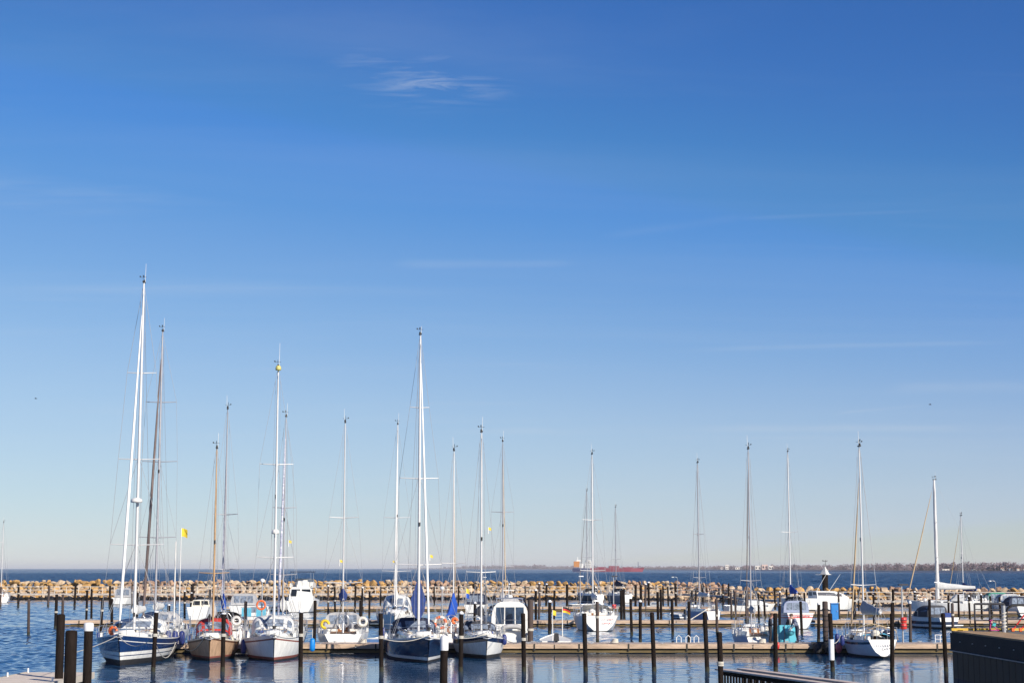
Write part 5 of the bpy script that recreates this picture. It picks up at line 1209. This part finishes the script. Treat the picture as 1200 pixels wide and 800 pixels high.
# ------------------------------------------------------------------ water
def water():
    m = bpy.data.materials.new('water'); m.use_nodes = True; nt = m.node_tree; N = nt.nodes; Lk = nt.links; b = N['Principled BSDF']
    b.inputs['IOR'].default_value = 1.333; b.inputs['Roughness'].default_value = .03
    geo = N.new('ShaderNodeNewGeometry'); sep = N.new('ShaderNodeSeparateXYZ'); Lk.new(geo.outputs['Position'], sep.inputs[0])
    def noise(scale, st, detail=3, dist=0.0):
        mp = N.new('ShaderNodeMapping'); mp.inputs['Scale'].default_value = st; Lk.new(geo.outputs['Position'], mp.inputs['Vector'])
        n = N.new('ShaderNodeTexNoise'); n.inputs['Scale'].default_value = scale; n.inputs['Detail'].default_value = detail; n.inputs['Distortion'].default_value = dist; Lk.new(mp.outputs[0], n.inputs['Vector']); return n.outputs['Fac']
    def math_(op, a, c=None, d=None, clamp=False):
        n = N.new('ShaderNodeMath'); n.operation = op; n.use_clamp = clamp
        for i, v in enumerate((a, c, d)):
            if v is None: continue
            if isinstance(v, (int, float)): n.inputs[i].default_value = v
            else: Lk.new(v, n.inputs[i])
        return n.outputs[0]
    def mrange(v, a, c, d, e):
        n = N.new('ShaderNodeMapRange'); n.interpolation_type = 'SMOOTHSTEP'; Lk.new(v, n.inputs['Value']); n.inputs[1].default_value = a; n.inputs[2].default_value = c; n.inputs[3].default_value = d; n.inputs[4].default_value = e; return n.outputs[0]
    h1 = noise(1.5, (1, 1.1, 1), 2, .5); h2 = noise(6.0, (1, 1, 1), 2, .4); h4 = noise(1.0, (2.4, .55, 1), 3, .3)
    sea = mrange(sep.outputs['Y'], 285, 300, 0, 1)
    h = math_('ADD', math_('MULTIPLY', math_('ADD', math_('MULTIPLY', h1, .5), math_('MULTIPLY', h4, 2.6)), sea), math_('MULTIPLY', h2, .014))
    st = math_('ADD', math_('MULTIPLY', sea, .6), .4)
    spc = math_('SUBTRACT', .5, math_('MULTIPLY', sea, .32)); Lk.new(spc, b.inputs['Specular IOR Level'])
    rgh = math_('ADD', math_('MULTIPLY', sea, .20), .03); Lk.new(rgh, b.inputs['Roughness'])
    bp = N.new('ShaderNodeBump'); bp.inputs['Distance'].default_value = .8; Lk.new(st, bp.inputs['Strength']); Lk.new(h, bp.inputs['Height']); Lk.new(bp.outputs['Normal'], b.inputs['Normal'])
    b.inputs['Base Color'].default_value = (.008, .060, .150, 1)
    return m
import numpy as np
rng = np.random.default_rng(4)
NW = 64
lam = np.exp(rng.uniform(math.log(.38), math.log(1.7), NW)); th = rng.uniform(0, 2 * math.pi, NW); ph = rng.uniform(0, 2 * math.pi, NW)
KX, KY = (2 * math.pi / lam * np.cos(th)).astype(np.float32), (2 * math.pi / lam * np.sin(th)).astype(np.float32)
SL = (.15 * np.sqrt(2.0 / NW)) * np.ones(NW); AMP = (SL / (2 * math.pi / lam)).astype(np.float32)
def sstep(x, a, c):
    t = np.clip((x - a) / (c - a), 0, 1); return t * t * (3 - 2 * t)
def lowf(X, Y, seed, lx, ly):
    r = np.random.default_rng(seed); o_ = np.zeros_like(X)
    for _ in range(7):
        q = r.uniform(.6, 1.7); a = r.uniform(0, 6.28); o_ += np.sin(X * 2 * math.pi / lx * q * math.cos(a) + Y * 2 * math.pi / ly * q * math.sin(a) + r.uniform(0, 6.28))
    return o_ / 2.6
def wind(X, Y):
    side = sstep(-X, 19, 26) * (1 - .25 * sstep(Y, 150, 240)); n = lowf(X, Y, 8, 30, 26)
    front = .045 + .5 * sstep(n, .05, .9) * (.45 + .55 * sstep(X, 8, 22))
    nearside = .75 * sstep(-Y, -84, -70) * sstep(-X, 6, 14)
    back = .62 * sstep(Y, 104, 112) * (1 - .55 * sstep(n, .4, 1.2))
    return np.maximum(np.maximum(side, nearside), np.maximum(front, back))
V = []; Fq = []; off = 0
for y0_, y1_, hx, st_ in ((50, 104.2, 66, .11), (104.2, 150.2, 96, .17), (150.2, 300, 185, .32), (300, 1700, 560, 1.0)):
    xs = np.arange(-hx, hx + st_, st_, dtype=np.float32); ys = np.arange(y0_, y1_ + st_, st_, dtype=np.float32); ys = ys[ys <= y1_]
    X, Y = np.meshgrid(xs, ys); Z = np.zeros_like(X)
    for k in range(NW):
        q = 6.0 if st_ > .9 else 1.0          # open water: the same wave set, six times longer
        if lam[k] * q > 3.4 * st_: Z += q * AMP[k] * np.sin((KX[k] * X + KY[k] * Y) / q + ph[k])
    fade = np.minimum(np.minimum(sstep(Y, y0_, y0_ + .8), sstep(-Y, -y1_, -y1_ + .8)), sstep(-np.abs(X), -hx, -hx + 4))
    Z *= (1.25 if st_ > .9 else wind(X, Y)) * fade * (1.0 if st_ > .9 else 1.5 if st_ > .3 else 1.15 if st_ > .15 else 1)
    ny, nx = X.shape; V.append(np.stack([X, Y, Z], -1).reshape(-1, 3)); ii = np.arange(ny * nx, dtype=np.int32).reshape(ny, nx) + off
    Fq.append(np.stack([ii[:-1, :-1], ii[:-1, 1:], ii[1:, 1:], ii[1:, :-1]], -1).reshape(-1, 4)); off += ny * nx
V.append(np.array([(-20000, -300, -.5), (20000, -300, -.5), (20000, 32000, -.5), (-20000, 32000, -.5)], np.float32)); Fq.append(np.arange(off, off + 4, dtype=np.int32).reshape(1, 4))
V = np.concatenate(V); Fq = np.concatenate(Fq); me = bpy.data.meshes.new('water')
me.vertices.add(len(V)); me.vertices.foreach_set('co', V.ravel()); me.loops.add(Fq.size); me.loops.foreach_set('vertex_index', Fq.ravel())
me.polygons.add(len(Fq)); me.polygons.foreach_set('loop_start', np.arange(0, Fq.size, 4, dtype=np.int32)); me.polygons.foreach_set('use_smooth', np.ones(len(Fq), bool)); me.update(calc_edges=True)
me.materials.append(water()); o = bpy.data.objects.new('water', me); COL.objects.link(o); kind(o, 'structure')

hz = bpy.data.materials.new('haze_air'); hz.use_nodes = True; nt = hz.node_tree; nt.nodes.remove(nt.nodes['Principled BSDF'])
pv = nt.nodes.new('ShaderNodeVolumePrincipled'); pv.inputs['Color'].default_value = (.95, .965, 1.0, 1); pv.inputs['Density'].default_value = HAZE; pv.inputs['Anisotropy'].default_value = 0.0
nt.links.new(pv.outputs[0], nt.nodes['Material Output'].inputs['Volume'])
b = MB(); b.box((0, 15900, 22), (41000, 33000, 48)); o = b.build('haze', hz); kind(o, 'stuff'); tag(o, 'thin pale sea haze lying over the harbour and the far shore', 'haze')

# ------------------------------------------------------------------ sky, sun, camera
SUN_EL, SUN_AZ = 26.0, 140.0        # azimuth measured clockwise from +Y: behind the camera's right shoulder
w = bpy.data.worlds.new('World'); scn.world = w; w.use_nodes = True; nt = w.node_tree; N = nt.nodes; Lk = nt.links
bg = N['Background']; bg.inputs['Strength'].default_value = .077
sky = N.new('ShaderNodeTexSky'); sky.sky_type = 'NISHITA'; sky.sun_disc = False; sky.sun_elevation = R(SUN_EL); sky.sun_rotation = R(SUN_AZ); sky.altitude = 0; sky.air_density = 1.0; sky.dust_density = 0.0; sky.ozone_density = 6.0
tc = N.new('ShaderNodeTexCoord'); sp = N.new('ShaderNodeSeparateXYZ'); Lk.new(tc.outputs['Generated'], sp.inputs[0])
def WM(op, a, c=None, clamp=False):
    n = N.new('ShaderNodeMath'); n.operation = op; n.use_clamp = clamp
    for i, v in enumerate((a, c)):
        if v is None: continue
        if isinstance(v, (int, float)): n.inputs[i].default_value = v
        else: Lk.new(v, n.inputs[i])
    return n.outputs[0]
# thin cirrus on a high layer: direction projected on a plane overhead
dz = WM('MAXIMUM', sp.outputs['Z'], .02)
cx, cy = WM('DIVIDE', sp.outputs['X'], WM('ADD', dz, .05)), WM('DIVIDE', sp.outputs['Y'], WM('ADD', dz, .05))
cb = N.new('ShaderNodeCombineXYZ'); Lk.new(cx, cb.inputs[0]); Lk.new(cy, cb.inputs[1])
def cn(scale, st, rot, det=6, dist=.6):
    mp = N.new('ShaderNodeMapping'); mp.inputs['Scale'].default_value = st; mp.inputs['Rotation'].default_value = (0, 0, rot); Lk.new(cb.outputs[0], mp.inputs['Vector'])
    n = N.new('ShaderNodeTexNoise'); n.inputs['Scale'].default_value = scale; n.inputs['Detail'].default_value = det; n.inputs['Distortion'].default_value = dist; n.inputs['Roughness'].default_value = .6; Lk.new(mp.outputs[0], n.inputs['Vector']); return n.outputs['Fac']
def ramp(v, a, c, d, e):
    n = N.new('ShaderNodeMapRange'); n.interpolation_type = 'SMOOTHSTEP'; Lk.new(v, n.inputs['Value']); n.inputs[1].default_value = a; n.inputs[2].default_value = c; n.inputs[3].default_value = d; n.inputs[4].default_value = e; return n.outputs[0]
c1 = ramp(cn(.55, (.5, 1.6, 1), .12), .52, .80, 0, 1); c2 = ramp(cn(2.2, (.25, 1.5, 1), .10), .45, .75, .15, 1)
c3 = ramp(cn(.9, (.35, 1.3, 1), .2, 7, .8), .45, .85, 0, 1)
cl = WM('MAXIMUM', WM('MULTIPLY', WM('MULTIPLY', c1, c2), .42), WM('MULTIPLY', c3, .08))
def plane(px, py):
    d = ray(px, py).normalized(); return d.x / (d.z + .05), d.y / (d.z + .05)
def gauss(v): return WM('POWER', 2.718, WM('MULTIPLY', WM('MULTIPLY', v, v), -1.0))
brk = cn(1.6, (1, 1, 1), 0, 4, .3)
for (xa, ya), (xb, yb), wd, amt in (((830, 258), (1230, 241), .02, .16), ((440, 311), (700, 309), .05, .20), ((760, 411), (1240, 400), .05, .20), ((470, 507), (1300, 502), .12, .30), ((970, 485), (1092, 474), .05, .22), ((690, 280), (900, 250), .04, .08), ((1000, 456), (1300, 452), .14, .2)):
    (pa, qa), (pb, qb) = plane(xa, ya), plane(xb, yb); sl = (qb - qa) / (pb - pa)
    dist = WM('SUBTRACT', WM('SUBTRACT', cy, qa), WM('MULTIPLY', WM('SUBTRACT', cx, pa), sl))
    dist = WM('ADD', dist, WM('MULTIPLY', WM('SUBTRACT', brk, .5), wd * 1.2))
    ln_ = gauss(WM('DIVIDE', dist, wd)); e = (pb - pa) * .25
    msk = WM('MULTIPLY', ramp(cx, pa, pa + e, 0, 1), ramp(cx, pb - e, pb, 1, 0))
    cl = WM('MAXIMUM', cl, WM('MULTIPLY', WM('MULTIPLY', ln_, msk), WM('MULTIPLY', ramp(brk, .3, .65, .15, 1), amt * .55)))
for px_, py_, rx_, ry_, amt in ((512, 95, .11, .11, .34), (445, 72, .08, .09, .15), (290, 45, .2, .08, .06)):
    a_, b_ = plane(px_, py_); g = WM('ADD', WM('POWER', WM('DIVIDE', WM('SUBTRACT', cx, a_), rx_), 2.0), WM('POWER', WM('DIVIDE', WM('SUBTRACT', cy, b_), ry_), 2.0))
    g = WM('POWER', 2.718, WM('MULTIPLY', g, -1.0)); tex = ramp(cn(7.0, (.7, 2.0, 1), -.5, 8, 1.8), .40, .75, 0, 1)
    cl = WM('MAXIMUM', cl, WM('MULTIPLY', WM('MULTIPLY', g, tex), amt))
mx = N.new('ShaderNodeMix'); mx.data_type = 'RGBA'; Lk.new(cl, mx.inputs['Factor'])
# colour response of the camera: the Nishita radiance goes through one curve per channel
def scale(v, k):
    n = N.new('ShaderNodeVectorMath'); n.operation = 'SCALE'; Lk.new(v, n.inputs[0]); n.inputs['Scale'].default_value = k; return n.outputs[0]
cv = N.new('ShaderNodeRGBCurve'); cv.mapping.use_clip = False; cv.mapping.extend = 'EXTRAPOLATED'
for ch, pts in enumerate((((0, 0), (.103, .047), (.142, .082), (.201, .185), (.332, .385), (.627, .61), (1, .9)), ((0, 0), (.217, .168), (.289, .265), (.386, .385), (.545, .56), (.678, .665), (1, .9)), ((0, 0), (.433, .505), (.54, .635), (.557, .69), (.633, .735), (.70, .775), (1, .95)))):
    c = cv.mapping.curves[ch]; c.points[0].location = pts[0]; c.points[1].location = pts[-1]
    for p in pts[1:-1]: c.points.new(*p)
cv.mapping.update()
Lk.new(scale(sky.outputs['Color'], .093), cv.inputs['Color'])
Lk.new(scale(cv.outputs['Color'], 10), mx.inputs['A']); mx.inputs['B'].default_value = (6.6, 7.2, 8.0, 1)
Lk.new(mx.outputs['Result'], bg.inputs['Color'])
sd = bpy.data.lights.new('Sun', 'SUN'); sd.energy = 5.0; sd.angle = R(.53); sd.color = (1, .92, .80)
so = bpy.data.objects.new('Sun', sd); COL.objects.link(so)
to = Vector((math.sin(R(SUN_AZ)) * math.cos(R(SUN_EL)), math.cos(R(SUN_AZ)) * math.cos(R(SUN_EL)), math.sin(R(SUN_EL))))
so.rotation_euler = (-to).to_track_quat('-Z', 'Y').to_euler(); so.location = (40, -40, 40)
cd = bpy.data.cameras.new('Camera'); cam = bpy.data.objects.new('Camera', cd); COL.objects.link(cam); scn.camera = cam
cd.sensor_width = 36; cd.lens = 36 * F / 1200; cd.clip_start = .5; cd.clip_end = 120000
cam.location = (0, 0, CAMH); cam.rotation_euler = (math.pi / 2 + AL, 0, 0)
vs = scn.view_settings; vs.view_transform = 'Standard'; vs.look = 'None'; vs.exposure = 0.34; vs.gamma = 1; vs.use_curve_mapping = False
